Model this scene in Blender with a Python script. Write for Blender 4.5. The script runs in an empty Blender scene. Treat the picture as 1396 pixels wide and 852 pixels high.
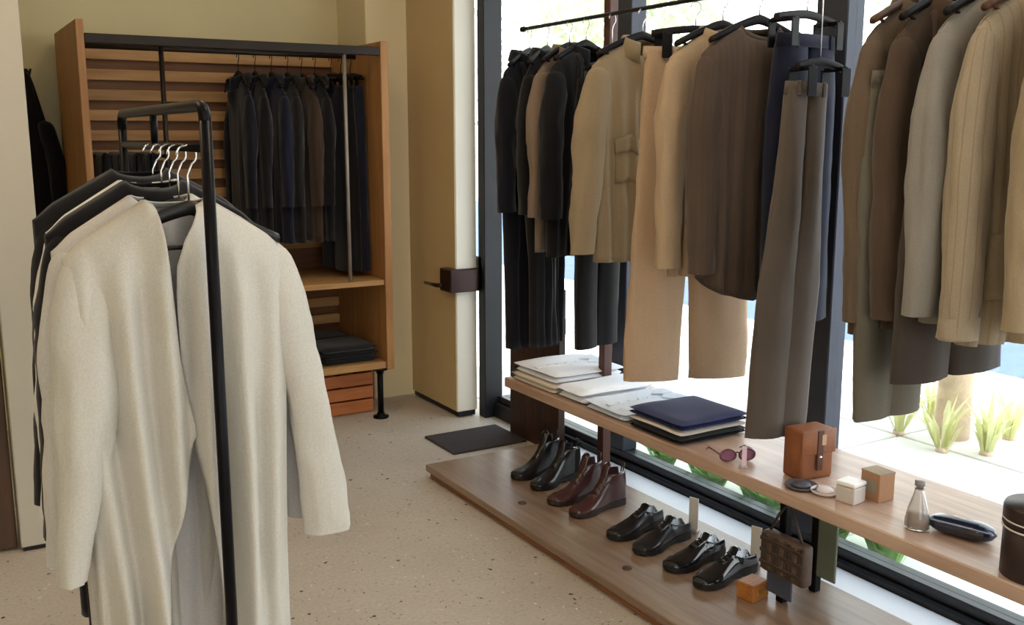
import bpy, bmesh, math, random
from mathutils import Vector, Matrix, noise
R = math.radians
PI = math.pi
scene = bpy.context.scene
C = scene.collection
rng = random.Random(7)

# ------------------------------------------------------------------ camera
W_PX, H_PX, F_PX = 1396, 852, 1350.0
cam_d = bpy.data.cameras.new('camera')
cam_d.sensor_fit = 'HORIZONTAL'
cam_d.sensor_width = 36.0
cam_d.lens = 36.0 * F_PX / W_PX
cam_d.clip_start = 0.05
cam_d.clip_end = 300
cam = bpy.data.objects.new('camera', cam_d)
C.objects.link(cam)
cam.location = (0, 0, 1.6)
cam.rotation_euler = (R(90 - 10.122), 0, R(-30.816))
scene.camera = cam

# ------------------------------------------------------------------ world, sun, exposure
world = bpy.data.worlds.new('sky')
scene.world = world
world.use_nodes = True
wn = world.node_tree
bg = wn.nodes['Background']
tc = wn.nodes.new('ShaderNodeTexCoord')
sep = wn.nodes.new('ShaderNodeSeparateXYZ')
wr = wn.nodes.new('ShaderNodeValToRGB')
wr.color_ramp.elements[0].position = 0.0
wr.color_ramp.elements[0].color = (1.0, 0.99, 0.97, 1)
wr.color_ramp.elements[1].position = 0.9
wr.color_ramp.elements[1].color = (0.68, 0.82, 1.0, 1)
wn.links.new(tc.outputs['Generated'], sep.inputs[0])
wn.links.new(sep.outputs['Z'], wr.inputs[0])
wn.links.new(wr.outputs[0], bg.inputs['Color'])
bg.inputs['Strength'].default_value = 3.8

sun_d = bpy.data.lights.new('sun', 'SUN')
sun_d.energy = 12.0
sun_d.angle = R(0.6)
sun_d.color = (1.0, 0.96, 0.9)
sun = bpy.data.objects.new('sun', sun_d)
C.objects.link(sun)
sun.rotation_euler = Vector((0.52, -0.10, -0.85)).to_track_quat('-Z', 'Y').to_euler()

scene.view_settings.view_transform = 'Standard'
scene.view_settings.look = 'None'
scene.view_settings.gamma = 1.0
scene.view_settings.use_curve_mapping = False
scene.view_settings.exposure = 0.0


# ------------------------------------------------------------------ materials
def srgb(r, g, b):
    f = lambda c: (c / 255 / 12.92) if c / 255 <= 0.04045 else ((c / 255 + 0.055) / 1.055) ** 2.4
    return (f(r), f(g), f(b), 1)


def new_mat(name):
    m = bpy.data.materials.new(name)
    m.use_nodes = True
    nt = m.node_tree
    return m, nt, nt.nodes['Principled BSDF']


def mix(nt, fac, a, b):
    n = nt.nodes.new('ShaderNodeMix')
    n.data_type = 'RGBA'
    for s, v in ((n.inputs[0], fac), (n.inputs[6], a), (n.inputs[7], b)):
        if hasattr(v, 'is_output'):
            nt.links.new(v, s)
        else:
            s.default_value = v
    return n.outputs[2]


def ramp(nt, src, p0, p1, c0=(0, 0, 0, 1), c1=(1, 1, 1, 1)):
    n = nt.nodes.new('ShaderNodeValToRGB')
    n.color_ramp.elements[0].position = p0
    n.color_ramp.elements[1].position = p1
    n.color_ramp.elements[0].color = c0
    n.color_ramp.elements[1].color = c1
    nt.links.new(src, n.inputs[0])
    return n.outputs[0]


def coords(nt, scale=(1, 1, 1), kind='Object'):
    t = nt.nodes.new('ShaderNodeTexCoord')
    mp = nt.nodes.new('ShaderNodeMapping')
    mp.inputs['Scale'].default_value = scale
    nt.links.new(t.outputs[kind], mp.inputs[0])
    return mp.outputs[0]


def noise_tex(nt, vec, scale, detail=4, rough=0.6):
    n = nt.nodes.new('ShaderNodeTexNoise')
    n.inputs['Scale'].default_value = scale
    n.inputs['Detail'].default_value = detail
    n.inputs['Roughness'].default_value = rough
    nt.links.new(vec, n.inputs['Vector'])
    return n.outputs[0]


def add_bump(nt, b, src, strength, dist=0.01):
    n = nt.nodes.new('ShaderNodeBump')
    n.inputs['Strength'].default_value = strength
    n.inputs['Distance'].default_value = dist
    nt.links.new(src, n.inputs['Height'])
    nt.links.new(n.outputs[0], b.inputs['Normal'])


def scl(c, k):
    return (min(1, c[0] * k), min(1, c[1] * k), min(1, c[2] * k), 1)


MATS = {}


def plain(name, col, rough=0.6, metal=0.0, var=0.12, scale=6, bump=0.0, coat=0.0, spec=0.5):
    if name in MATS:
        return MATS[name]
    m, nt, b = new_mat(name)
    v = coords(nt)
    n = noise_tex(nt, v, scale)
    nt.links.new(mix(nt, ramp(nt, n, 0.3, 0.7), scl(col, 1 - var), scl(col, 1 + var)), b.inputs['Base Color'])
    b.inputs['Roughness'].default_value = rough
    b.inputs['Metallic'].default_value = metal
    b.inputs['Coat Weight'].default_value = coat
    b.inputs['Specular IOR Level'].default_value = spec
    if bump:
        add_bump(nt, b, noise_tex(nt, v, scale * 8), bump)
    MATS[name] = m
    return m


def fabric(name, col, var=0.14, stripe=None, weave=420, sheen=0.15, blotch=3.0, trans=0.0):
    """woven cloth: large tonal drift, vertical slubs, fine weave relief; stripe=(colour, pitch m, width 0..1)"""
    if name in MATS:
        return MATS[name]
    m, nt, b = new_mat(name)
    v = coords(nt)
    big = noise_tex(nt, v, blotch, 3)
    c = mix(nt, ramp(nt, big, 0.3, 0.7), scl(col, 1 - var), scl(col, 1 + var))
    slub = noise_tex(nt, coords(nt, (260, 260, 9)), 1.0, 2)
    c = mix(nt, ramp(nt, slub, 0.45, 0.75), c, mix(nt, 0.05, c, (0.02, 0.02, 0.02, 1)))
    hea = noise_tex(nt, v, 240, 2, .6)
    c = mix(nt, ramp(nt, hea, 0.35, 0.65), mix(nt, 0.11, c, (0.01, 0.01, 0.01, 1)), c)
    if stripe:
        s = nt.nodes.new('ShaderNodeAttribute')
        s.attribute_name = 'across'
        w = nt.nodes.new('ShaderNodeMath'); w.operation = 'MULTIPLY_ADD'
        w.inputs[1].default_value = 1.0 / stripe[1]
        w.inputs[2].default_value = 50.5
        nt.links.new(s.outputs['Fac'], w.inputs[0])
        fr = nt.nodes.new('ShaderNodeMath'); fr.operation = 'FRACT'
        nt.links.new(w.outputs[0], fr.inputs[0])
        lt = nt.nodes.new('ShaderNodeMath'); lt.operation = 'LESS_THAN'
        lt.inputs[1].default_value = stripe[2]
        nt.links.new(fr.outputs[0], lt.inputs[0])
        c = mix(nt, lt.outputs[0], c, stripe[0])
    nt.links.new(c, b.inputs['Base Color'])
    b.inputs['Roughness'].default_value = 0.92
    b.inputs['Specular IOR Level'].default_value = 0.15
    b.inputs['Sheen Weight'].default_value = sheen
    b.inputs['Sheen Roughness'].default_value = 0.5
    add_bump(nt, b, noise_tex(nt, v, weave, 2), 0.25, 0.002)
    if trans:
        tr = nt.nodes.new('ShaderNodeBsdfTranslucent')
        nt.links.new(c, tr.inputs['Color'])
        mx = nt.nodes.new('ShaderNodeMixShader')
        mx.inputs[0].default_value = trans
        nt.links.new(b.outputs[0], mx.inputs[1])
        nt.links.new(tr.outputs[0], mx.inputs[2])
        nt.links.new(mx.outputs[0], nt.nodes['Material Output'].inputs['Surface'])
    MATS[name] = m
    return m


def wood(name, light, dark, axis=1, rough=0.5, scale=1.0, coat=0.0):
    if name in MATS:
        return MATS[name]
    m, nt, b = new_mat(name)
    st = [22 * scale] * 3
    st[axis] = 1.6 * scale
    v = coords(nt, tuple(st))
    n1 = noise_tex(nt, v, 1.0, 6, 0.65)
    n2 = noise_tex(nt, coords(nt), 2.2, 3)
    c = mix(nt, ramp(nt, n1, 0.32, 0.68), dark, light)
    c = mix(nt, ramp(nt, n2, 0.35, 0.7), c, mix(nt, 0.35, c, dark))
    nt.links.new(c, b.inputs['Base Color'])
    b.inputs['Roughness'].default_value = rough
    b.inputs['Coat Weight'].default_value = coat
    b.inputs['Coat Roughness'].default_value = 0.25
    add_bump(nt, b, n1, 0.15, 0.004)
    MATS[name] = m
    return m


def floor_mat():
    m, nt, b = new_mat('speckled_concrete')
    v = coords(nt)
    big = noise_tex(nt, v, 1.3, 5)
    c = mix(nt, ramp(nt, big, 0.3, 0.7), srgb(184, 173, 160), srgb(204, 195, 182))
    fine = noise_tex(nt, v, 70, 4)
    c = mix(nt, ramp(nt, fine, 0.35, 0.65), mix(nt, 0.18, c, (0.05, 0.045, 0.04, 1)), c)
    for sc, thr, keep, colr in ((16, 0.13, 0.62, (0.035, 0.03, 0.03, 1)), (48, 0.2, 0.6, (0.11, 0.09, 0.075, 1)),
                                (30, 0.16, 0.66, (0.75, 0.72, 0.66, 1))):
        vo = nt.nodes.new('ShaderNodeTexVoronoi')
        vo.inputs['Scale'].default_value = sc
        wob = nt.nodes.new('ShaderNodeTexNoise')
        wob.inputs['Scale'].default_value = sc * 2.2
        nt.links.new(v, wob.inputs['Vector'])
        ad = nt.nodes.new('ShaderNodeVectorMath'); ad.operation = 'MULTIPLY_ADD'
        ad.inputs[1].default_value = (0.03, 0.03, 0.03)
        nt.links.new(wob.outputs['Color'], ad.inputs[0])
        nt.links.new(v, ad.inputs[2])
        nt.links.new(ad.outputs[0], vo.inputs['Vector'])
        near = ramp(nt, vo.outputs['Distance'], thr * 0.75, thr, (1, 1, 1, 1), (0, 0, 0, 1))
        sel = ramp(nt, vo.outputs['Color'], keep, keep + 0.02)
        mu = nt.nodes.new('ShaderNodeMath'); mu.operation = 'MULTIPLY'
        nt.links.new(near, mu.inputs[0]); nt.links.new(sel, mu.inputs[1])
        c = mix(nt, mu.outputs[0], c, colr)
    nt.links.new(c, b.inputs['Base Color'])
    b.inputs['Roughness'].default_value = 0.55
    add_bump(nt, b, fine, 0.1, 0.003)
    return m


def glass_mat():
    m, nt, b = new_mat('window_glass')
    nt.nodes.remove(b)
    t = nt.nodes.new('ShaderNodeBsdfTransparent')
    t.inputs[0].default_value = (0.97, 0.985, 0.98, 1)
    g = nt.nodes.new('ShaderNodeBsdfGlossy')
    g.inputs['Roughness'].default_value = 0.02
    mx = nt.nodes.new('ShaderNodeMixShader')
    mx.inputs[0].default_value = 0.05
    nt.links.new(t.outputs[0], mx.inputs[1])
    nt.links.new(g.outputs[0], mx.inputs[2])
    nt.links.new(mx.outputs[0], nt.nodes['Material Output'].inputs['Surface'])
    return m


def bottle_glass():
    m, nt, b = new_mat('bottle_glass')
    b.inputs['Base Color'].default_value = (0.9, 0.88, 0.86, 1)
    b.inputs['Transmission Weight'].default_value = 0.85
    b.inputs['Roughness'].default_value = 0.08
    return m


M_WALL = plain('cream_plaster', srgb(218, 204, 160), 0.85, var=0.03, scale=2, bump=0.04)
M_TRIM = plain('pale_cream_paint', srgb(228, 212, 172), 0.75, var=0.02, scale=2)
M_DOOR = plain('door_white_paint', srgb(226, 222, 210), 0.55, var=0.02, scale=2)
M_WHITE = plain('white_paint', srgb(188, 181, 166), 0.7, var=0.03, scale=2)
M_CEIL = plain('ceiling_white', srgb(235, 230, 220), 0.9, var=0.02)
M_FRAME = plain('black_frame_metal', srgb(24, 25, 30), 0.45, 0.2, var=0.2)
M_MULL = plain('slate_frame_metal', srgb(58, 62, 74), 0.45, 0.2, var=0.1)
M_STEEL = plain('black_steel', srgb(20, 19, 22), 0.35, 0.6, var=0.2)
M_PIPE = plain('dark_iron_pipe', srgb(38, 30, 26), 0.5, 0.5, var=0.25)
M_CHROME = plain('chrome', srgb(225, 225, 225), 0.15, 1.0, var=0.03)
M_RUST = wood('dark_red_brown_wood', srgb(98, 58, 46), srgb(58, 32, 26), 2, 0.5)
M_OAK_Y = wood('honey_wood_along_y', srgb(204, 176, 156), srgb(164, 132, 112), 1, 0.4, coat=0.25)
M_PLINTH = wood('plinth_wood', srgb(158, 134, 114), srgb(118, 94, 76), 1, 0.38, coat=0.35)
M_PLINTH2 = wood('plinth_edge_wood', srgb(168, 112, 70), srgb(108, 66, 38), 1, 0.5)
M_PINE = wood('pine_rack_wood', srgb(182, 134, 82), srgb(146, 98, 54), 2, 0.55)
M_SLAT = wood('slat_wood', srgb(196, 154, 100), srgb(160, 116, 68), 0, 0.55)
M_BACKB = wood('brown_back_board', srgb(128, 84, 44), srgb(88, 54, 28), 0, 0.6)
M_HANG = wood('dark_hanger_wood', srgb(27, 19, 18), srgb(14, 10, 10), 0, 0.55)
M_HANG2 = wood('brown_hanger_wood', srgb(104, 74, 54), srgb(66, 44, 32), 0, 0.4)
M_DKWOOD = wood('dark_brown_board', srgb(70, 42, 30), srgb(40, 23, 17), 2, 0.6)
for m_ in (M_HANG, M_STEEL, M_HANG2):
    m_.node_tree.nodes['Principled BSDF'].inputs['Specular IOR Level'].default_value = 0.2
M_FLOOR = floor_mat()
M_GLASS = glass_mat()


# ------------------------------------------------------------------ object helpers
def tag(o, label=None, cat=None, group=None, kind=None):
    if label: o['label'] = label
    if cat: o['category'] = cat
    if group: o['group'] = group
    if kind: o['kind'] = kind
    return o


def thing(name, label, cat, loc=(0, 0, 0), rz=0.0, group=None):
    o = bpy.data.objects.new(name, None)
    o.empty_display_size = 0.05
    C.objects.link(o)
    o.location = loc
    o.rotation_euler = (0, 0, rz)
    return tag(o, label, cat, group)


def link(name, me, mat=None, parent=None, smooth=False, label=None):
    o = bpy.data.objects.new(name, me)
    C.objects.link(o)
    if mat is not None and len(me.materials) == 0:
        me.materials.append(mat)
    if smooth:
        me.polygons.foreach_set('use_smooth', [True] * len(me.polygons))
    if parent is not None:
        o.parent = parent
    if label:
        o['label'] = label
    return o


def from_bm(bm, name, mat, parent=None, smooth=False, label=None):
    bmesh.ops.recalc_face_normals(bm, faces=bm.faces)
    me = bpy.data.meshes.new(name)
    bm.to_mesh(me)
    bm.free()
    return link(name, me, mat, parent, smooth, label)


def bm_box(bm, x0, x1, y0, y1, z0, z1, bevel=0.0, seg=1):
    r = bmesh.ops.create_cube(bm, size=1.0)
    vs = r['verts']
    for v in vs:
        v.co = Vector((x0 + (v.co.x + .5) * (x1 - x0), y0 + (v.co.y + .5) * (y1 - y0), z0 + (v.co.z + .5) * (z1 - z0)))
    if bevel > 0:
        es = {e for v in vs for e in v.link_edges}
        bmesh.ops.bevel(bm, geom=list(es), offset=bevel, segments=seg, affect='EDGES', profile=0.6)


def box(name, b, mat, parent=None, bevel=0.0, seg=1, label=None, smooth=False):
    bm = bmesh.new()
    bm_box(bm, *b, bevel=bevel, seg=seg)
    return from_bm(bm, name, mat, parent, smooth, label)


def bm_tube(bm, pts, rad, n=10, cap=True):
    """round tube through the points; rad is a number or a list"""
    pts = [Vector(p) for p in pts]
    rads = rad if isinstance(rad, (list, tuple)) else [rad] * len(pts)
    rings = []
    up = None
    for i, p in enumerate(pts):
        t = (pts[min(i + 1, len(pts) - 1)] - pts[max(i - 1, 0)]).normalized()
        if up is None:
            up = Vector((0, 0, 1)) if abs(t.z) < 0.9 else Vector((1, 0, 0))
        a = t.cross(up).normalized()
        up = a.cross(t).normalized()
        rings.append([bm.verts.new(p + (a * math.cos(2 * PI * k / n) + up * math.sin(2 * PI * k / n)) * rads[i]) for k in range(n)])
    for r0, r1 in zip(rings, rings[1:]):
        for k in range(n):
            bm.faces.new((r0[k], r0[(k + 1) % n], r1[(k + 1) % n], r1[k]))
    if cap:
        bm.faces.new(rings[0][::-1])
        bm.faces.new(rings[-1])


def tube(name, pts, rad, mat, parent=None, n=10, label=None):
    bm = bmesh.new()
    bm_tube(bm, pts, rad, n)
    return from_bm(bm, name, mat, parent, True, label)


def bm_lathe(bm, prof, n=20, c=(0, 0, 0)):
    rings = []
    for r, z in prof:
        if r < 1e-5:
            rings.append([bm.verts.new((c[0], c[1], c[2] + z))])
        else:
            rings.append([bm.verts.new((c[0] + r * math.cos(2 * PI * k / n), c[1] + r * math.sin(2 * PI * k / n), c[2] + z)) for k in range(n)])
    for a, b in zip(rings, rings[1:]):
        for k in range(n):
            k2 = (k + 1) % n
            if len(a) == 1 and len(b) > 1:
                bm.faces.new((a[0], b[k2], b[k]))
            elif len(b) == 1 and len(a) > 1:
                bm.faces.new((a[k], a[k2], b[0]))
            elif len(a) > 1:
                bm.faces.new((a[k], a[k2], b[k2], b[k]))


def lathe(name, prof, mat, parent=None, n=20, label=None, c=(0, 0, 0), smooth=True):
    bm = bmesh.new()
    bm_lathe(bm, prof, n, c)
    o = from_bm(bm, name, mat, parent, smooth, label)
    return o


def bm_grid(bm, rows, closed=False):
    vr = [[bm.verts.new(p) for p in row] for row in rows]
    n = len(rows[0])
    for a, b in zip(vr, vr[1:]):
        for k in range(n if closed else n - 1):
            k2 = (k + 1) % n
            bm.faces.new((a[k], a[k2], b[k2], b[k]))
    return vr


def sstep(a, b, x):
    t = max(0.0, min(1.0, (x - a) / (b - a)))
    return t * t * (3 - 2 * t)


def lerp(a, b, t):
    return a + (b - a) * t


def interp(tab, t):
    if t <= tab[0][0]:
        return tab[0][1]
    for (a, va), (b, vb) in zip(tab, tab[1:]):
        if t <= b:
            s = (t - a) / (b - a)
            return va + (vb - va) * s
    return tab[-1][1]


def copy_tree(o, parent=None):
    c = o.copy()
    C.objects.link(c)
    if parent is not None:
        c.parent = parent
    for ch in list(o.children):
        copy_tree(ch, c)
    return c


# ------------------------------------------------------------------ the setting
def struct(o):
    o['kind'] = 'structure'
    return o


XL, XG, YB, YF, ZC = -3.0, 2.80, 5.95, -3.4, 3.2      # left wall, glass, back wall, front wall, ceiling
struct(box('floor', (XL, 2.86, YF, YB, -0.1, 0.0), M_FLOOR))
struct(box('ceiling', (XL - .1, 3.0, YF - .1, YB + .1, ZC, ZC + .12), M_CEIL))
struct(box('wall_back', (XL, 3.0, YB, YB + .12, -.1, ZC), M_WALL))
struct(box('wall_left', (XL - .12, XL, YF, YB, -.1, ZC), M_WALL))
# wall behind the camera, unseen: pillars and header round openings sized for daylight
wf = struct(box('wall_front', (XL, 3.0, YF - .12, YF, 2.85, ZC), M_WALL))
for x0, x1 in ((XL, -1.6), (-.35, -.15), (1.1, 3.0)):
    box('pillar', (x0, x1, YF - .12, YF, -.1, 2.85), M_WALL, wf)
# wall return beside the rack
struct(box('trim_1', (2.30, 2.56, 5.50, 5.95, 0, ZC), M_TRIM, bevel=0.006))
wr_ = struct(box('wall_right', (2.56, 3.0, 5.52, 5.95, 0, ZC), M_WALL))
box('header', (2.70, 3.0, YF, 5.52, 2.92, ZC), M_WALL, wr_)

# open white door leaf standing along the window wall
d1 = bpy.data.objects.new('door_1', None); C.objects.link(d1)
d1.location = (2.55, 4.885, 0); d1['kind'] = 'structure'
box('door_leaf', (0, .13, 0, .60, .035, 2.75), M_DOOR, d1, bevel=0.004)
box('door_face', (-.004, .0, .006, .594, .04, 2.74), plain('door_cream_face', srgb(196, 172, 128), .6, var=.05, scale=1.5), d1, label='darker cream face')  # face panel, darker and yellower than the leaf
box('gap_shade_bar', (.012, .118, .004, .596, .006, .035), M_FRAME, d1)  # black bar stands in for the shadow in the gap under the leaf
bm = bmesh.new()
bm_box(bm, -.055, .135, -.035, .10, .735, .865, bevel=.006)
lk = from_bm(bm, 'lock_case', plain('lock_dark_metal', srgb(52, 34, 32), 0.3, 0.6), d1, label='dark brown metal lock case')
bm = bmesh.new()
bm_box(bm, .135, .15, -.05, .03, .74, .93, bevel=.003)
from_bm(bm, 'strike_plate', plain('plate_grey', srgb(120, 118, 120), 0.3, 0.8), d1)
tube('door_lever', [(-.04, .06, .77), (-.07, .06, .77), (-.08, .09, .768), (-.08, .24, .765)], [.012, .012, .012, .009], lk.data.materials[0], d1)
# door frame post
struct(box('trim_2', (2.685, 2.80, 4.80, 4.875, 0, 2.95), M_FRAME, bevel=0.004))
struct(box('trim_3', (2.69, 2.86, 4.88, 5.52, 2.75, 2.95), M_FRAME))

# shop window: sill, head, mullions, a pane in every bay
win = bpy.data.objects.new('window_1', None); C.objects.link(win); win['kind'] = 'structure'
bm = bmesh.new()
bm_box(bm, 2.745, 2.86, YF, 4.80, 0.0, .085, bevel=.004)
from_bm(bm, 'window_sill', M_FRAME, win)
bm = bmesh.new()
bm_box(bm, 2.772, 2.85, YF, 4.80, .085, .122, bevel=.004)
from_bm(bm, 'sill_ledge', plain('sill_ledge_metal', srgb(56, 58, 62), 0.4, 0.3), win)
box('window_head', (2.745, 2.86, YF, 4.80, 2.84, 2.92), M_FRAME, win, bevel=.004)
ys = [4.80, 3.68, 2.48, 1.26, 0.06, -1.14, -2.34, YF]
for a, b in zip(ys, ys[1:]):
    if b > YF:
        mo = box('mullion', (2.765, 2.85, b - .07, b + .07, .122, 2.84), M_MULL, win, bevel=.004)
    y0 = b + (.07 if b > YF else 0)
    y1 = a - (.07 if a < 4.8 else 0)
    box('glass_pane', (2.806, 2.812, y0, y1, .122, 2.84), M_GLASS, win)
# pale strip between the plinth and the sill: sky reflection painted into its colour
struct(box('reflection_strip', (2.605, 2.745, .5, 3.95, 0, .060), plain('pale_sky_reflection', srgb(222, 222, 226), 0.35, var=.03), bevel=.004))

# white partition by the left edge and the brown door of the stock room beside it
pt = struct(box('wall_partition', (.222, .372, 4.10, 4.26, .018, ZC), M_WHITE, bevel=.004))
box('shadow_gap', (.232, .365, 4.11, 4.25, 0, .018), M_FRAME, pt)
d2 = bpy.data.objects.new('door_2', None); C.objects.link(d2); d2['kind'] = 'structure'
for i in range(5):
    box('board', (-.95 + i * .233, -.95 + i * .233 + .23, 4.14, 4.18, .01, 2.4), wood('stock_door_wood', srgb(96, 66, 46), srgb(58, 38, 26), 2, .6), d2, bevel=.004)
box('transom', (-.95, .222, 4.10, 4.24, 2.4, ZC), M_WHITE, d2)


# lamps in the ceiling (out of frame): real fixtures
def ceiling_lamp(loc, e, size=.35, warm=(1.0, .72, .42)):
    t = thing('ceiling_lamp', 'round warm ceiling lamp with white rim', 'lamp', loc, 0, 'ceiling lamps')
    lathe('rim', [(size * .5, 0), (size * .5, -.04), (size * .44, -.045), (size * .44, -.01)], M_CEIL, t, 28)
    m = MATS.get('lamp_glow')
    if not m:
        m, nt, b = new_mat('lamp_glow')
        b.inputs['Emission Color'].default_value = (*warm, 1)
        b.inputs['Emission Strength'].default_value = 6
        MATS['lamp_glow'] = m
    lathe('diffuser', [(0, -.012), (size * .44, -.012)], m, t, 28)
    l = bpy.data.lights.new('lamp_light', 'AREA')
    l.shape = 'DISK'; l.size = size * .8; l.energy = e; l.color = warm
    lo = bpy.data.objects.new('lamp_light', l); C.objects.link(lo)
    lo.parent = t; lo.location = (0, 0, -.06)


ceiling_lamp((1.2, 3.6, ZC), 8)
ceiling_lamp((-.3, 3.4, ZC), 9)
ceiling_lamp((1.4, 2.0, ZC), 9, warm=(1.0, .86, .70))
ceiling_lamp((-.4, 0.6, ZC), 6, warm=(1.0, .86, .70))
ceiling_lamp((1.4, -.4, ZC), 6, warm=(1.0, .86, .70))


# ------------------------------------------------------------------ clothing builders
def surf_fn(S):
    """front (side=-1) and back (side=1) surface of a hanging top, local: x across, -y front, z down from neck base"""
    r = random.Random(S.get('seed', 1))
    ws, wh, L, D = S['ws'], S['wh'], S['L'], S.get('D', .05)
    slope, nw, nd = S.get('slope', .07), S.get('nw', .075), S.get('nd', .05)
    A = S.get('A', .012)
    un = nw / ws
    K = [(r.uniform(*S.get('kf', (2.0, 6.5))), r.uniform(0, 6.28), r.uniform(-.5, .5), r.uniform(.5, 1)) for _ in range(4)]
    KB = [(r.uniform(2, 6), r.uniform(0, 6.28), r.uniform(-.4, .4), r.uniform(.5, 1)) for _ in range(3)]
    hem = S.get('hem', 0.0)
    hemcurve = S.get('hemcurve', 0.0)

    def f(u, v, side):
        au = abs(u)
        wv = lerp(ws, wh, sstep(.05, .9, v)) + S.get('belly', 0) * math.sin(PI * v)
        x = u * wv
        zt = -slope * max(0, au - un) / (1 - un) - .012 * sstep(.8, 1, au)
        if au < un:
            q = math.sqrt(max(0, 1 - (u / un) ** 2))
            zt -= (nd if side < 0 else .012) * q
        w = 1 - sstep(0, .55, v)
        z = zt * (1 - v) - L * v
        z += hem * math.sin(5 * u + S.get('seed', 1)) * v - hemcurve * (1 - u * u) * v * v
        e = math.sqrt(max(0, 1 - u * u))
        sh = math.sqrt(max(0, 1 - (1 - min(1, v * L / .10)) ** 2))
        base = e ** .7 * D * sh + (.04 * max(0, 1 - (u / un) ** 2) * (1 - sstep(0, .2, v)) if au < un else 0)
        fo = sum(a * math.cos(PI * (k * u + d * v * 2) + p) for k, p, d, a in (K if side < 0 else KB)) / 2.2
        y = base + A * lerp(.25, 1.0, sstep(0, .8, v)) * sstep(0, .2, v) * fo * min(1, e * 1.5)
        sd = S.get('seed', 1) * 3.7 + side * 11
        y += sh * min(1, e * 1.6) * S.get('wr', 1.0) * (.011 * noise.noise(Vector((x * 13, sd, z * 2.6))) + .005 * noise.noise(Vector((x * 30, sd + 5, z * 9))))
        y = max(y, .002 if e > 0.01 else 0)
        return Vector((x, y * side, z))
    return f


def body_mesh(S, NU=44, NV=34):
    f = surf_fn(S)
    bm = bmesh.new()
    vv = [(i / NV) ** 1.25 for i in range(NV + 1)]
    uu = [math.sin((j / NU - .5) * PI) * .35 + (2 * j / NU - 1) * .65 for j in range(NU + 1)]
    bm_grid(bm, [[f(u, v, 1) for u in uu] for v in vv])
    g = S.get('gap')
    if g is None:
        bm_grid(bm, [[f(u, v, -1) for u in uu] for v in vv])
    else:
        n2 = NU // 2 + 4
        rl, rr = [], []
        for v in vv:
            gl, gr = g(v)
            rl.append([f(lerp(-1, gl, j / n2), v, -1) + Vector((0, -.010 * sstep(.6, 1, j / n2), 0)) for j in range(n2 + 1)])
            rr.append([f(lerp(gr, 1, j / n2), v, -1) + Vector((0, .004 * (1 - sstep(0, .4, j / n2)), 0)) for j in range(n2 + 1)])
        bm_grid(bm, rl)
        bm_grid(bm, rr)
    bmesh.ops.remove_doubles(bm, verts=bm.verts, dist=1e-4)
    la = bm.verts.layers.float.new('across')
    for v_ in bm.verts:
        v_[la] = v_.co.x
    return bm, f


def bm_sleeve(bm, path, n=24, m=34, seed=1, wob=.07):
    """path rows (x, y, z, rx, ry) from shoulder to cuff"""
    r = random.Random(seed)
    ph = [r.uniform(0, 6.28) for _ in range(4)]
    rows = []
    N = len(path) - 1

    def at(t):
        s = t * N
        i = min(int(s), N - 1)
        q = s - i
        p0, p1, p2, p3 = path[max(i - 1, 0)], path[i], path[i + 1], path[min(i + 2, N)]
        return [0.5 * (2 * b + (c - a) * q + (2 * a - 5 * b + 4 * c - d) * q * q + (3 * b - a - 3 * c + d) * q ** 3) for a, b, c, d in zip(p0, p1, p2, p3)]
    for i in range(m + 1):
        t = i / m
        x, y, z, rx, ry = at(t)
        cap = math.sqrt(max(0, 1 - (1 - min(1, t / .10)) ** 2)) if t < .10 else 1.0
        row = []
        for k in range(n):
            th = 2 * PI * k / n
            w = 1 + wob * sstep(.08, .3, t) * (math.cos(2 * th + ph[0] + 4 * t) + .7 * math.cos(3 * th + ph[1] - 3 * t) + .6 * math.sin(17 * t + ph[2] + th))
            w += sstep(.05, .25, t) * (.16 * noise.noise(Vector((math.cos(th) * 2.2, math.sin(th) * 2.2 + seed * 2.3, z * 5))) + .10 * noise.noise(Vector((math.cos(th) * 5, math.sin(th) * 5 + seed, z * 16))))
            row.append(Vector((x + rx * cap * w * math.cos(th), y + ry * cap * w * math.sin(th), z + (.012 * math.cos(th) * 0))))
        rows.append(row)
    last = rows[-1]
    cx = sum((p for p in last), Vector()) / n
    rows.append([cx + (p - cx) * .93 for p in last])
    rows.append([cx + (p - cx) * .85 + Vector((0, 0, .05)) for p in last])
    la = bm.verts.layers.float.new('across')
    vr = bm_grid(bm, rows, closed=True)
    for row in vr:
        for k, v_ in enumerate(row):
            v_[la] = abs(k / n - .5) * .36
    bm.faces.new(vr[-1][::-1])
    bm.faces.new(vr[0])
    for k in range(n):
        e_ = bm.edges.get((vr[m][k], vr[m][(k + 1) % n]))
        if e_: e_.smooth = False


def patch(f, uvfn, off=.004, nu=8, nv=10, thick=.004):
    """a raised strip of cloth on the front surface; uvfn(a,b)->(u,v)"""
    bm = bmesh.new()
    top, bot = [], []
    for i in range(nv + 1):
        ra = [f(*uvfn(j / nu, i / nv), -1) for j in range(nu + 1)]
        top.append([p + Vector((0, -off - thick, 0)) for p in ra])
        bot.append([p + Vector((0, -off * .2, 0)) for p in ra])
    a = bm_grid(bm, top)
    b = bm_grid(bm, bot)
    def side(l1, l2):
        for k in range(len(l1) - 1):
            bm.faces.new((l1[k], l1[k + 1], l2[k + 1], l2[k]))
    side(a[0], b[0]); side(a[-1], b[-1])
    side([r[0] for r in a], [r[0] for r in b]); side([r[-1] for r in a], [r[-1] for r in b])
    return bm


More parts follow.
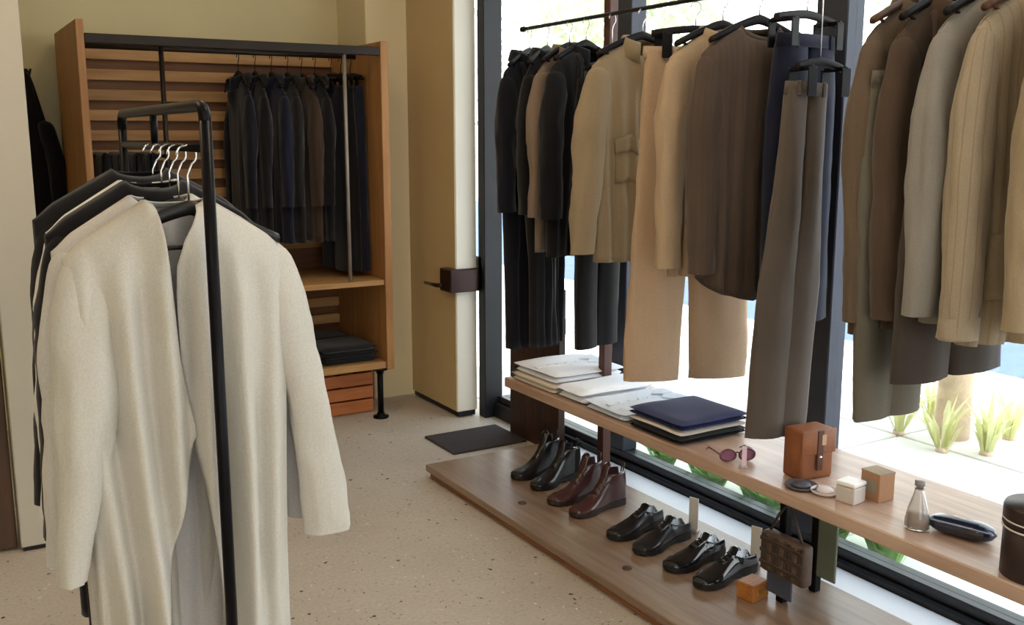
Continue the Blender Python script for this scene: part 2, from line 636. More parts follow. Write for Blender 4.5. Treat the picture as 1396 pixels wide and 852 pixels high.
def bm_collar(S, h=.035, fall=.05, spread=1.45, front=150):
    nw = S.get('nw', .075)
    bm = bmesh.new()
    rows = []
    n = 26
    for i in range(n + 1):
        th = R(lerp(-front, front, i / n))          # 0 at the back
        cx, sy = math.sin(th), math.cos(th)
        fr = (1 - math.cos(th)) / 2                 # 1 towards the front
        z0 = -.004 - S.get('nd', .05) * .55 * fr * fr
        r0x, r0y = nw * .98, .046
        prof = [(1.0, 0), (1.02, h * .6), (1.06, h), (1.14, h * 1.02), (1.24, h * .7), (spread, -fall * (.25 + .75 * fr))]
        rows.append([Vector((cx * r0x * k, sy * r0y * (k + (.25 if k > 1.1 else 0)), z0 + dz * (1 - .35 * fr if dz > 0 else 1))) for k, dz in prof])
    bm_grid(bm, rows)
    return bm


def solid(o, t=.003):
    m = o.modifiers.new('thickness', 'SOLIDIFY')
    m.thickness = t
    m.offset = 0
    return o


def make_top(name, label, cat, loc, rz, mat, S, group=None):
    t = thing(name, label, cat, loc, rz, group)
    bm, f = body_mesh(S, S.get('NU', 44), S.get('NV', 34))
    solid(from_bm(bm, 'body', mat, t, True))
    ws, sl = S['ws'], S.get('slope', .07)
    for s in (-1, 1):
        key = 'sl' if s < 0 else 'sr'
        path = S.get(key)
        if path is None and S.get('sleeve'):
            ln, r0, r1, out = S['sleeve']
            ryk = S.get('ryk', 1.0)
            path = [(s * (ws - r0 * .7), 0, -sl - .004, r0 * .85, .028 * ryk), (s * (ws - r0 * .2 + out * .25), -.004, -sl - .012 - ln * .3, r0 * .95, .05 * ryk),
                    (s * (ws - r0 * .2 + out * .6), -.012, -sl - ln * .62, (r0 + r1) / 2, .045 * ryk), (s * (ws - r0 * .2 + out), -.02 * ryk, -sl - ln, r1, .038 * ryk)]
        if path:
            bm = bmesh.new()
            bm_sleeve(bm, path, seed=S.get('seed', 1) * 3 + s, wob=S.get('wob', .06))
            so = from_bm(bm, 'sleeve', mat, t, True)
            if S.get('cuff'):
                x, y, z, rx, ry = path[-1]
                cb = bmesh.new()
                rows = []
                for zz, k in ((.055, 1.06), (.03, 1.1), (.004, 1.1), (-.004, 1.06), (-.004, .95)):
                    rows.append([Vector((x + rx * k * math.cos(2 * PI * q / 18), y + ry * k * math.sin(2 * PI * q / 18), z + zz)) for q in range(18)])
                bm_grid(cb, rows, closed=True)
                from_bm(cb, 'cuff', mat, so, True)
    col = S.get('collar')
    if col:
        solid(from_bm(bm_collar(S, *(col if isinstance(col, tuple) else ())), 'collar', S.get('collar_mat', mat), t, True))
    if S.get('crew'):                              # ribbed neckband
        nw, nd = S.get('nw', .075), S.get('nd', .05)
        pts = []
        for i in range(29):
            th = 2 * PI * i / 28
            u = math.sin(th)
            back = math.cos(th) > 0
            q = abs(math.cos(th))
            pts.append((u * nw * .98, (.043 if back else -.043) * q, -(.012 if back else nd) * q))
        tube('neckband', pts, .009, mat, t, 8)
    if S.get('lapel'):
        vl = S['lapel']                            # v at which the lapels meet
        un = S.get('nw', .075) / ws
        for s in (-1, 1):
            def uv(a, b, s=s):
                inner = lerp(un * .95, .04, b)
                wid = lerp(.16, .30, sstep(0, .45, b)) if b < .45 else lerp(.30, .0, (b - .45) / .55)
                return (s * (inner + wid * a), lerp(.015, vl, b))
            from_bm(patch(f, uv, .008), 'lapel', mat, t, True)
    if S.get('placket'):
        def uv(a, b):
            return (lerp(-.05, .07, a), lerp(S['placket'], .985, b))
        from_bm(patch(f, uv, .004, 4, 18), 'placket', mat, t, True)
    for (u0, u1, v0, v1) in S.get('pockets', ()):
        p = from_bm(patch(f, lambda a, b: (lerp(u0, u1, a), lerp(v0, v1, b)), .005, 6, 8), 'pocket', mat, t, True)
        if S.get('flaps', True):
            from_bm(patch(f, lambda a, b: (lerp(u0 - .015, u1 + .015, a), lerp(v0 - .01, v0 + (v1 - v0) * .3, b)), .012, 6, 4), 'pocket_flap', mat, p, True)
    nb = S.get('buttons', 0)
    if nb:
        v0 = S.get('button_v0', .1)
        for i in range(nb):
            p = f(S.get('button_u', .015), lerp(v0, .9, i / max(1, nb - 1)), -1) + Vector((0, -.010, 0))
            bmb = bmesh.new()
            bm_lathe(bmb, [(0, .002), (.006, .0025), (.0075, .001), (.0075, -.003)], 10)
            bmesh.ops.rotate(bmb, verts=bmb.verts, cent=(0, 0, 0), matrix=Matrix.Rotation(R(90), 3, 'X'))
            bmesh.ops.translate(bmb, verts=bmb.verts, vec=p)
            from_bm(bmb, 'button', plain('dark_button', srgb(48, 38, 32), .4), t, True)
    return t


def make_trousers(name, label, loc, rz, mat, hw=.19, L=1.05, leg=.115, hem=None, splay=0.0, D=.035, group=None, seed=1, gapw=0.0, cat='trousers', ry=0.0):
    """hung by the waistband; origin at the waist, z down"""
    t = thing(name, label, cat, loc, rz, group)
    r = random.Random(seed)
    hem = hem or leg
    t.rotation_euler[1] = R(ry)
    for s in (-1, 1):
        cxh = s * (hem + gapw * .5 + splay)
        path = [(s * hw * .5, 0, .0, hw * .5, D * .8), (s * hw * .5, 0, -.03, hw * .5, D), (s * (hw * .52), 0, -L * .25, hw * .54, D * 1.3),
                (lerp(s * hw * .55, cxh, .45), 0, -L * .55, lerp(leg, hem, .4), D * 1.1), (cxh, 0, -L, hem, D)]
        bm = bmesh.new()
        ph = [r.uniform(0, 6.28) for _ in range(4)]
        rows = []
        n, m, N = 24, 28, len(path) - 1
        for i in range(m + 1):
            tt = i / m
            q = tt * N
            k = min(int(q), N - 1)
            a, b = path[k], path[k + 1]
            w = q - k
            x, y, z, rx, ry = [lerp(p, o_, w) for p, o_ in zip(a, b)]
            row = []
            for j in range(n):
                th = 2 * PI * j / n
                c, sn = math.cos(th), math.sin(th)
                crease = 1 + .22 * sstep(.2, .5, tt) * max(0, 1 - abs(abs(th - PI) - PI / 2) / .5)
                wv = 1 + .05 * sstep(.1, .4, tt) * (math.cos(3 * th + ph[0] + 5 * tt) + math.cos(2 * th + ph[1] - 4 * tt))
                wv += sstep(.05, .3, tt) * (.12 * noise.noise(Vector((c * 2.5, sn * 2.5 + seed * 3.1 + s, z * 4))) + .05 * noise.noise(Vector((c * 6, sn * 6 + seed, z * 14))))
                row.append(Vector((x + rx * (abs(c) ** .8) * (1 if c > 0 else -1) * wv, y + ry * sn * wv * crease, z)))
            rows.append(row)
        last = rows[-1]
        cc = sum((p for p in last), Vector()) / n
        rows.append([cc + (p - cc) * .95 for p in last])
        rows.append([cc + (p - cc) * .88 + Vector((0, 0, .06)) for p in last])
        vr = bm_grid(bm, rows, closed=True)
        bm.faces.new(vr[-1][::-1])
        bm.faces.new(vr[0])
        for k in range(n):
            e_ = bm.edges.get((vr[m][k], vr[m][(k + 1) % n]))
            if e_: e_.smooth = False
        from_bm(bm, 'trouser_leg', mat, t, True)
    bm = bmesh.new()
    rows = []
    for zz, k in ((.012, .97), (.012, 1.0), (-.03, 1.02), (-.03, .97)):
        rows.append([Vector((hw * 1.01 * k * math.cos(2 * PI * j / 28), (D + .004) * k * math.sin(2 * PI * j / 28), zz)) for j in range(28)])
    vr = bm_grid(bm, rows, closed=True)
    from_bm(bm, 'waistband', mat, t, True)
    for u in (-.6, .6):
        box('belt_loop', (u * hw - .006, u * hw + .006, -D * .95 - .006, -D * .6, -.034, .014), mat, t, .002)
    return t


# hangers -----------------------------------------------------------
def hanger_proto(kind, mat, hook_mat=M_CHROME, ext=0.0, hw=.205):
    t = thing('clothes_hanger', 'x', 'hanger')
    bm = bmesh.new()
    n = 22
    if kind == 'shirt':
        rows = []
        for i in range(n + 1):
            a = -1 + 2 * i / n
            x = a * hw
            z = -.075 * abs(a) ** 1.25 - .004
            y = -.008 * abs(a) ** 2
            h, d = lerp(.017, .011, abs(a)), lerp(.008, .013, sstep(.3, 1, abs(a)))
            rows.append([Vector((x, y + d * math.cos(2 * PI * k / 10), z + h * math.sin(2 * PI * k / 10))) for k in range(10)])
        vr = bm_grid(bm, rows, closed=True)
        bm.faces.new(vr[0][::-1]); bm.faces.new(vr[-1])
        from_bm(bm, 'arms', mat, t, True)
        tube('bar', [(-hw * .9, -.006, -.068), (-.14, -.004, -.088), (.14, -.004, -.088), (hw * .9, -.006, -.068)], .005, mat, t, 8)
    else:                                           # clip hanger
        rows = []
        for i in range(n + 1):
            a = -1 + 2 * i / n
            rows.append([Vector((a * hw * .83, .008 * math.cos(2 * PI * k / 10), -.02 * abs(a) ** 1.5 + .014 * math.sin(2 * PI * k / 10))) for k in range(10)])
        vr = bm_grid(bm, rows, closed=True)
        bm.faces.new(vr[0][::-1]); bm.faces.new(vr[-1])
        from_bm(bm, 'arms', mat, t, True)
        for s in (-1, 1):
            bm = bmesh.new()
            bm_box(bm, s * hw * .61 - .02, s * hw * .61 + .02, -.048, -.042, -.11, -.02, .003)
            bm_box(bm, s * hw * .61 - .02, s * hw * .61 + .02, .042, .048, -.11, -.02, .003)
            bm_box(bm, s * hw * .61 - .008, s * hw * .61 + .008, -.048, .048, -.03, -.015, .003)
            from_bm(bm, 'clip', plain('black_clip', srgb(16, 15, 17), .5, spec=.2), t)
    pts = [(0, 0, .0), (0, 0, .035 + ext), (.006, 0, .05 + ext)]
    for i in range(11):
        a = R(-60 + 24 * i)
        pts.append((.021 * math.cos(a), 0, .077 + ext + .021 * math.sin(a)))
    tube('hook', pts, .0024, hook_mat, t, 6)
    return t


PROTO_H = {}


def hanger(kind, loc, rz, label, group, mat=M_HANG, hook=M_CHROME, ext=0.0, hw=.205):
    """origin at the crotch of the arms; the hook's bend rests 0.1 above it"""
    key = (kind, mat.name, hook.name, ext, hw)
    if key not in PROTO_H:
        t = hanger_proto(kind, mat, hook, ext, hw)
        PROTO_H[key] = t
    else:
        t = copy_tree(PROTO_H[key])
    t.location = loc
    t.rotation_euler = (0, 0, rz)
    return tag(t, label, 'hanger', group)


HOOK = .093            # rod centre above hanger origin

# ------------------------------------------------------------------ ivory coats on the black rail in front
RX = .507
t = thing('clothes_rail', 'slim black steel clothes rail carrying the ivory coats', 'clothes rail', (RX, 2.05, 0))
arc = [(0, 0, .06 + 0.0)]
tube('upright', [(0, 0, .02), (0, 0, .9), (0, 0, 1.63)], .0125, M_STEEL, t, 14)
tube('upright', [(0, .93, .02), (0, .93, .9), (0, .93, 1.63)], .0115, M_STEEL, t, 14)
pts = [(0, 0, 1.62), (0, .004, 1.643), (0, .016, 1.655), (0, .035, 1.66), (0, .3, 1.66), (0, .6, 1.66), (0, .895, 1.66), (0, .914, 1.655), (0, .926, 1.643), (0, .93, 1.62)]
tube('top_bar', pts, .0125, M_STEEL, t, 14)
tube('hanging_rod', [(0, 0, 1.575), (0, .45, 1.575), (0, .93, 1.575)], .009, M_STEEL, t, 12)
tube('strut', [(0, .50, 1.575), (0, .50, 1.66)], .009, M_STEEL, t, 10)
for y in (0, .93):
    tube('foot', [(-.24, y, .016), (-.22, y, .016), (.22, y, .016), (.24, y, .016)], .016, M_STEEL, t, 12)
tube('base_bar', [(0, 0, .03), (0, .93, .03)], .0115, M_STEEL, t, 10)

IVORY = fabric('ivory_wool', srgb(200, 195, 184), .035, sheen=.25, blotch=2)
IVORY2 = fabric('cool_ivory_wool', srgb(206, 201, 196), .035, sheen=.25)
BLACKW = fabric('black_wool', srgb(20, 18, 21), .2)
CHARC = fabric('charcoal_black_wool', srgb(27, 25, 27), .2)


def coat_gap(v):
    z = 1.12 * v
    gl = interp([(0, -.22), (.12, -.17), (.30, -.12), (.49, .01), (.62, -.14), (.95, -.46), (1.2, -.6)], z)
    gr = interp([(0, .16), (.06, -.02), (.12, -.09), (.30, -.085), (.49, -.02), (.62, .06), (.95, .22), (1.2, .34)], z)
    return gl, gr


S = dict(ws=.230, wh=.208, L=1.12, D=.075, slope=.105, nw=.062, nd=.02, A=.07, kf=(3.5, 8.0), gap=coat_gap, seed=11, NU=64, NV=48, wob=.05,
         sl=[(-.170, 0, -.098, .056, .030), (-.198, -.012, -.26, .066, .052), (-.212, -.03, -.43, .064, .055), (-.236, -.03, -.62, .048, .045), (-.262, -.025, -.80, .030, .035)],
         sr=[(.175, 0, -.100, .060, .030), (.222, .0, -.24, .060, .05), (.262, -.006, -.42, .048, .046), (.288, -.012, -.60, .048, .045), (.305, -.02, -.80, .056, .04)])
ZN = 1.470
LAB = [
    ('ivory_coat', 'ivory wool coat hanging open, outermost on the black rail, slit below the waist', IVORY, 2.185, S, .468, 'coat'),
    ('ivory_coat', 'pale ivory coat hung directly behind the open ivory coat', IVORY2, 2.30, dict(S, gap=None, seed=5, A=.016, nd=.03, D=.05), .462, 'coat'),
    ('black_coat', 'black wool coat hung behind the two ivory coats on the rail', BLACKW, 2.385, dict(S, gap=None, seed=8, A=.015, D=.042, ws=.236), .466, 'coat'),
    ('white_shirt', 'thin white garment squeezed between two black coats on the rail', fabric('white_cotton', srgb(232, 230, 228), .03), 2.475, dict(S, gap=None, seed=9, A=.012, D=.03, L=.9), .472, 'shirt'),
    ('black_coat', 'charcoal black coat hung last on the black rail, behind the white garment', CHARC, 2.57, dict(S, gap=None, seed=14, A=.015, D=.042, ws=.245), .47, 'coat'),
]
for i, (nm, lab, mat, y, SS, x, cat) in enumerate(LAB):
    make_top(nm, lab, cat, (x, y, ZN + (0, .004, .032, .030, .052)[i]), 0, mat, SS, 'coats on the black rail')
    hanger('shirt', (RX - .005 if i else RX - .01, y, 1.575 - HOOK - .03), 0, 'black hanger with chrome hook holding the ' + lab.split(' hung')[0].split(' squeezed')[0].split(' hanging')[0] + ' on the black rail',
           'hangers on the black rail', plain('black_hanger', srgb(18, 17, 18), .35), ext=.03, hw=.19)

# ------------------------------------------------------------------ wooden slatted rack at the back
RX0, RX1, RY0, RY1 = .69, 2.25, 5.08, 5.86
t = thing('wooden_rack', 'tall honey coloured wooden rack with slatted back and iron rail', 'clothes rack', ((RX0 + RX1) / 2, 5.47, 0))
ox, oy = (RX0 + RX1) / 2, 5.47
def rb(name, x0, x1, y0, y1, z0, z1, mat, bev=.003):
    return box(name, (x0 - ox, x1 - ox, y0 - oy, y1 - oy, z0, z1), mat, t, bev)
rb('side_panel', RX0, RX0 + .035, RY0, RY1, .29, 2.13, M_PINE)
rb('side_panel', RX1 - .045, RX1, RY0, RY1, .29, 2.10, M_PINE)
rb('back_board', RX0 + .035, RX1 - .045, RY1 - .02, RY1 - .005, .32, 2.09, M_BACKB, 0)
z = 2.06
while z > .9:
    rb('slat', RX0 + .036, RX1 - .046, RY1 - .055, RY1 - .022, z - .058, z, M_SLAT)
    z -= .1075
z = .72
while z > .4:
    rb('slat', RX0 + .036, RX1 - .046, RY1 - .055, RY1 - .022, z - .058, z, M_SLAT)
    z -= .1075
rb('shelf', RX0 + .036, RX1 - .046, RY0 + .01, RY1 - .06, .775, .805, M_SLAT)
rb('shelf', RX0 + .036, RX1 - .046, RY0 + .01, RY1 - .06, .295, .335, M_SLAT)
rb('head_rail', RX0 + .036, RX1 - .046, RY0 + .005, RY0 + .035, 2.025, 2.07, M_PIPE)
def rt(name, pts, r, mat, n=10):
    return tube(name, [(x - ox, y - oy, z) for x, y, z in pts], r, mat, t, n)
rt('hanging_rod', [(RX0 + .03, 5.44, 2.04), (1.4, 5.44, 2.04), (RX1 - .04, 5.44, 2.04)], .013, M_PIPE)
rt('iron_post', [(1.075, 5.13, .806), (1.075, 5.13, 1.5), (1.075, 5.13, 2.03)], .012, M_PIPE)
rt('low_rod', [(RX0 + .03, 5.35, 1.50), (.9, 5.35, 1.50), (1.075, 5.35, 1.50)], .010, M_PIPE)
rt('low_rod_bracket', [(1.075, 5.35, 1.50), (1.075, 5.13, 1.50)], .009, M_PIPE)
rt('grey_post', [(2.005, 5.10, .806), (2.005, 5.10, 1.4), (2.005, 5.10, 2.025)], .010, plain('grey_metal', srgb(150, 140, 130), .4, .5))
for x in (RX0 + .05, RX1 - .07):
    for y in (RY0 + .05, RY1 - .05):
        lg = rt('leg', [(x, y, .012), (x, y, .15), (x, y, .293)], .017, M_STEEL)
        bm = bmesh.new()
        bm_lathe(bm, [(0, 0), (.045, 0), (.045, .012), (.022, .016), (.022, .03), (0, .03)], 18, (x - ox, y - oy, 0))
        from_bm(bm, 'flange', M_STEEL, lg, True)
        bm = bmesh.new()
        bm_lathe(bm, [(0, .262), (.022, .262), (.022, .278), (.045, .282), (.045, .294), (0, .294)], 18, (x - ox, y - oy, 0))
        from_bm(bm, 'flange', M_STEEL, lg, True)

NAVY = fabric('navy_wool', srgb(18, 19, 28), .2)
NAVY2 = fabric('ink_blue_cotton', srgb(24, 27, 44), .2)
BRN = fabric('umber_wool', srgb(62, 46, 36), .18)
JB = dict(ws=.215, wh=.225, L=.88, D=.034, slope=.08, nw=.07, nd=.05, A=.008, sleeve=(.60, .062, .048, .02), ryk=.72, wr=.6, NU=24, NV=20)
rackj = [(1.535, NAVY, 'navy wool jacket hung outermost on the wooden rack rail'),
         (1.625, BLACKW, 'black jacket second along the wooden rack rail'),
         (1.715, NAVY2, 'ink blue jacket in the middle of the wooden rack rail'),
         (1.805, CHARC, 'charcoal jacket beside the umber jacket on the wooden rack'),
         (1.885, BRN, 'umber brown jacket among the dark jackets on the wooden rack'),
         (1.962, BLACKW, 'black jacket against the grey post of the wooden rack')]
for i, (x, mat, lab) in enumerate(rackj):
    zz = 2.04 - HOOK - .013 + .003
    make_top('hanging_jacket', lab, 'jacket', (x, 5.44, zz - .035), R(-90 + rng.uniform(-6, 6)), mat,
             dict(JB, seed=20 + i, collar=True, lapel=.4 if i % 2 else None, gap=None), 'jackets on the wooden rack')
    hanger('shirt', (x, 5.44, zz), R(-90), 'dark wooden hanger holding the ' + lab.split(' hung')[0].split(' second')[0].split(' in the')[0].split(' beside')[0].split(' among')[0].split(' against')[0] + ' on the wooden rack' + (' end' if i == 5 else ''),
           'hangers on the wooden rack', M_HANG, M_PIPE)
for i, x in enumerate((2.055, 2.115, 2.172)):
    zz = 2.04 - HOOK - .013 + .003
    mat = (NAVY, BLACKW, NAVY2)[i]
    make_trousers('hanging_trousers', ('navy', 'black', 'ink blue')[i] + ' trousers hung full length beside the grey post of the wooden rack',
                  (x, 5.44, zz - .075), R(-90), mat, hw=.17, L=1.02, leg=.105, D=.024, group='trousers on the wooden rack', seed=i + 3)
    hanger('clip', (x, 5.44, zz), R(-90), 'dark clip hanger holding the ' + ('navy', 'black', 'ink blue')[i] + ' trousers on the wooden rack', 'hangers on the wooden rack', M_HANG, M_PIPE)
# dark trousers folded over the low rod
for i, x in enumerate((.80, .875, .95, 1.02)):
    mat = (BLACKW, NAVY, CHARC, NAVY2)[i]
    bm = bmesh.new()
    rows = []
    prof = [(-.028, -.60), (-.027, -.35), (-.024, -.1), (-.018, .0), (-.010, .012), (0, .017), (.010, .012), (.018, 0), (.024, -.1), (.027, -.35), (.028, -.55)]
    for (dx, dz) in prof:
        rows.append([Vector((dx + .004 * math.sin(q * 1.1 + i), (q / 10 - .5) * .30, dz)) for q in range(11)])
    bm_grid(bm, rows)
    o = from_bm(bm, 'folded_trousers', mat, None, True)
    solid(o, .006)
    o.location = (x, 5.35, 1.50)
    tag(o, ('black', 'navy', 'charcoal', 'ink blue')[i] + ' trousers folded over the low rod of the wooden rack', 'trousers', 'trousers over the low rod')


# folded clothing
def folded(name, label, cat, loc, sx, sy, h, layers, mat, rz=0, group=None, collar=False, seed=1, mats=None):
    t = thing(name, label, cat, loc, rz, group)
    r = random.Random(seed)
    lh = h / layers
    for k in range(layers):
        bm = bmesh.new()
        n, m = 16, 8
        rows = []
        ex, ey = r.uniform(-.006, .006), r.uniform(-.006, .006)
        N = 12
        top, bot = [], []
        for i in range(N + 1):
            ra, rc = [], []
            for j in range(N + 1):
                a, b = 2 * i / N - 1, 2 * j / N - 1
                # rounded outline
                q = max(abs(a), abs(b))
                kx = 1 - .03 * (abs(b) ** 8)
                x = a * sx / 2 * kx + ex
                y = b * sy / 2 * (1 - .03 * abs(a) ** 8) + ey
                dome = .003 * math.sin(3 * a + seed) * math.cos(2 * b + k)
                edge = 1 - sstep(.8, 1.0, q)
                ra.append(Vector((x, y, k * lh + lh * .5 + (lh * .49) * (edge ** .5 if edge > 0 else 0) + dome * (k == layers - 1))))
                rc.append(Vector((x, y, k * lh + lh * .5 - (lh * .49) * (edge ** .5 if edge > 0 else 0))))
            top.append(ra); bot.append(rc)
        bm_grid(bm, top); bm_grid(bm, bot)
        bmesh.ops.remove_doubles(bm, verts=bm.verts, dist=1e-5)
        from_bm(bm, 'fold', mats[k] if mats else mat, t, True)
    if collar:
        bm = bmesh.new()
        x0 = sx * collar
        for q in (-1, 1):
            pts = [(x0 + .055, q * .006), (x0 + .062, q * .075), (x0 + .02, q * .085), (x0 - .035, q * .035), (x0 - .005, q * .004)]
            lo = [bm.verts.new((x, y, h - .001)) for x, y in pts]
            hi = [bm.verts.new((x, y, h + .008 - (.004 if i_ in (2, 3) else 0))) for i_, (x, y) in enumerate(pts)]
            bm.faces.new(hi); bm.faces.new(lo[::-1])
            for i_ in range(5):
                bm.faces.new((lo[i_], lo[(i_ + 1) % 5], hi[(i_ + 1) % 5], hi[i_]))
            from_bm(bm, 'collar', mat, t)
            bm = bmesh.new()
        bm.free()
        for i in range(4):
            lathe('button', [(0, .003), (.005, .003), (.006, 0)], plain('pearl_button', srgb(210, 208, 200), .3), t, 10, c=(sx * collar - .08 - i * .05, 0, h + .001))
        box('placket', (-sx * .46, sx * collar - .055, -.014, .014, h - .004, h + .002), mat, t, .001)
    return t


BLACKC = fabric('black_cotton', srgb(22, 21, 24), .15)
folded('folded_jumper', 'black folded jumper on the bottom shelf of the wooden rack', 'jumper', (2.01, 5.28, .336), .34, .30, .10, 3, BLACKC, seed=4, group='folded jumpers in the rack')
folded('folded_jumper', 'charcoal folded jumper behind the black one on the bottom rack shelf', 'jumper', (2.0, 5.62, .336), .34, .28, .085, 3, CHARC, seed=6, group='folded jumpers in the rack')
folded('folded_jumper', 'navy folded jumper on the bottom rack shelf, farthest from the iron leg', 'jumper', (1.60, 5.30, .336), .34, .30, .09, 3, NAVY, seed=7, group='folded jumpers in the rack')

# crate under the rack
t = thing('wooden_crate', 'small orange brown wooden crate on the floor under the rack', 'crate', (2.03, 5.42, 0))
CR = wood('orange_crate_wood', srgb(206, 128, 72), srgb(160, 88, 44), 0, .5)
for k in range(3):
    for y in (-.15, .15):
        box('plank', (-.16, .16, y - .008, y + .008, .01 + k * .08, .08 + k * .08), CR, t, .002)
    for x in (-.16, .16):
        box('plank', (x - .008, x + .008, -.142, .142, .01 + k * .08, .08 + k * .08), CR, t, .002)
box('crate_bottom', (-.15, .15, -.142, .142, 0, .012), CR, t)

# dark coat on a wall hook left of the rack
t = thing('wall_hook', 'small dark double hook on the cream wall beside the wooden rack', 'hook', (.545, YB, 1.90))
box('hook_plate', (-.012, .012, -.006, 0, -.05, .05), M_PIPE, t, .002)
tube('hook_arm', [(0, -.005, .0), (0, -.03, .0), (.012, -.06, .01), (.02, -.075, .045)], .006, M_PIPE, t, 8)
tube('hook_arm', [(0, -.005, -.01), (0, -.03, -.012), (-.015, -.055, -.01), (-.025, -.065, .02)], .006, M_PIPE, t, 8)
t = thing('dark_coat', 'long black coat drooping from the wall hook beside the wooden rack', 'coat', (.545, YB - .08, 1.86))
bm = bmesh.new()
rows = []
for i in range(25):
    v = i / 24
    rx = interp([(0, .012), (.05, .03), (.2, .075), (.45, .125), (.7, .13), (1, .12)], v)
    ry = interp([(0, .012), (.1, .035), (.5, .06), (1, .06)], v)
    rows.append([Vector((rx * (1 + .12 * math.cos(5 * a + 3 * v)) * math.cos(a) - .02 * v, ry * (1 + .15 * math.cos(6 * a + 2 * v)) * math.sin(a), .06 - 1.35 * v)) for a in [2 * PI * k / 28 for k in range(28)]])
vr = bm_grid(bm, rows, closed=True)
bm.faces.new(vr[0]); bm.faces.new(vr[-1][::-1])
from_bm(bm, 'body', CHARC, t, True)
bm = bmesh.new()
bm_sleeve(bm, [(.06, -.04, -.18, .04, .035), (.10, -.05, -.40, .045, .04), (.10, -.055, -.62, .04, .035), (.09, -.055, -.82, .036, .032)], seed=4)
from_bm(bm, 'sleeve', CHARC, t, True)
tube('hanging_loop', [(-.012, 0, .055), (-.006, 0, .075), (0.0, -.0, .08), (.006, 0, .075), (.012, 0, .055)], .003, CHARC, t, 6)

# ------------------------------------------------------------------ window display: plinth, shelf and rail
PX0, PX1, PY0, PY1 = 1.95, 2.60, .45, 4.07
t = thing('display_plinth', 'long low wooden plinth on the floor below the window shelf', 'plinth', (2.25, 2.26, 0))
box('base_board', (PX0 + .018 - 2.25, PX1 - 2.25, PY0 - 2.26, PY1 - .012 - 2.26, 0, .034), M_PLINTH2, t, .003)
box('top_board', (PX0 - 2.25, PX1 - 2.25, PY0 - 2.26, PY1 - 2.26, .0345, .066), M_PLINTH, t, .003)
ZP = .066

SX0, SX1, SY0, SY1, SZ0, ZS = 2.255, 2.74, .60, 3.85, .455, .50
ROX, ROZ = 2.50, 2.09
t = thing('display_rack', 'window display rack with long wooden shelf, dark posts and thin top rail', 'display rack', (2.5, 2.2, ZP))
def dl(p): return (p[0] - 2.5, p[1] - 2.2, p[2] - ZP)
def db(name, x0, x1, y0, y1, z0, z1, mat, bev=.003):
    return box(name, (x0 - 2.5, x1 - 2.5, y0 - 2.2, y1 - 2.2, z0 - ZP, z1 - ZP), mat, t, bev)
db('shelf_board', SX0, SX1, SY0, SY1, SZ0, ZS, M_OAK_Y, .004)
db('post', 2.538, 2.582, 3.46, 3.504, ZP, 2.92, M_RUST)
db('post', 2.538, 2.582, .95, .994, ZP, 2.92, M_RUST)
db('leg', 2.345, 2.375, 2.18, 2.21, ZP, SZ0, M_STEEL)
db('leg', 2.50, 2.53, 2.18, 2.21, ZP, SZ0, M_STEEL)
db('leg_plate', 2.50, 2.51, 2.10, 2.18, .13, SZ0, plain('leg_plate_green', srgb(120, 130, 112), .4))
tube('rail', [dl((ROX, .5, ROZ)), dl((ROX, 2.2, ROZ)), dl((ROX, 4.08, ROZ))], .0085, M_PIPE, t, 12)
for y in (3.482, .972):
    tube('rail_bracket', [dl((ROX, y, ROZ)), dl((2.545, y, ROZ))], .006, M_PIPE, t, 8)
tube('rail_end', [dl((ROX, 4.08, ROZ)), dl((ROX, 4.10, ROZ))], .013, M_PIPE, t, 12)

# dark board standing between the shelf end and the frame
t = thing('leaning_board', 'dark brown wooden board standing on the floor between shelf end and window', 'board', (2.69, 4.26, 0))
for i in range(3):
    box('board_plank', (-.02, .02, -.24 + i * .16, -.083 + i * .16, 0, .85), M_DKWOOD, t, .003)
box('board_batten', (.02, .036, -.22, .22, .62, .70), M_DKWOOD, t, .002)
# door mat
t = box('door_mat', (2.22, 2.66, 4.30, 4.64, 0, .012), plain('mat_fibre', srgb(62, 56, 56), .95, var=.25, scale=60, bump=.6), None, .004)
tag(t, 'dark grey rectangular door mat on the concrete floor', 'door mat')

# ------------------------------------------------------------------ garments on the window rail
KH = fabric('khaki_cotton', srgb(148, 130, 104), .07)
SAND = fabric('sand_cotton', srgb(188, 160, 132), .05)
TAN = fabric('tan_linen', srgb(176, 151, 122), .06)
TAUPE = fabric('taupe_knit', srgb(84, 70, 60), .16, stripe=(srgb(82, 67, 57), .022, .4))
GTAU = fabric('grey_taupe_wool', srgb(92, 82, 74), .12)
DKBR = fabric('dark_brown_wool', srgb(80, 64, 52), .16)
MIDBR = fabric('olive_brown_wool', srgb(100, 84, 68), .14)
OLIVE = fabric('olive_grey_wool', srgb(102, 96, 84), .1)
GREY = fabric('stone_grey_cotton', srgb(142, 136, 128), .08)
BEIGE = fabric('beige_pinstripe', srgb(164, 149, 127), .06, stripe=(srgb(150, 130, 106), .03, .14))
BEIGE2 = fabric('beige_linen', srgb(160, 142, 114), .07)
UMB = fabric('dark_umber_wool', srgb(70, 62, 56), .12)
BRST = fabric('brown_grey_wool', srgb(122, 104, 90), .12)
ZH = ROZ - HOOK - .0085 + .003          # hanger origin height on this rail
ZG = ZH - .030                          # neck of a garment
J = dict(ws=.225, wh=.235, L=.86, D=.045, slope=.085, nw=.072, nd=.06, A=.022, kf=(3.0, 8.5), sleeve=(.62, .066, .05, .03))
GW = 'clothes on the window rail'
HW = 'hangers on the window rail'


def jacket(name, label, cat, y, mat, S, rz=0, dx=0, hm=M_HANG, hl=None, kind='shirt', zoff=0):
    make_top(name, label, cat, (ROX + dx, y, ZG + zoff), R(rz), mat, S, GW)
    hanger(kind, (ROX, y, ZH), R(rz), 'hanger with metal hook holding the ' + hl + ' on the window rail', HW, hm)


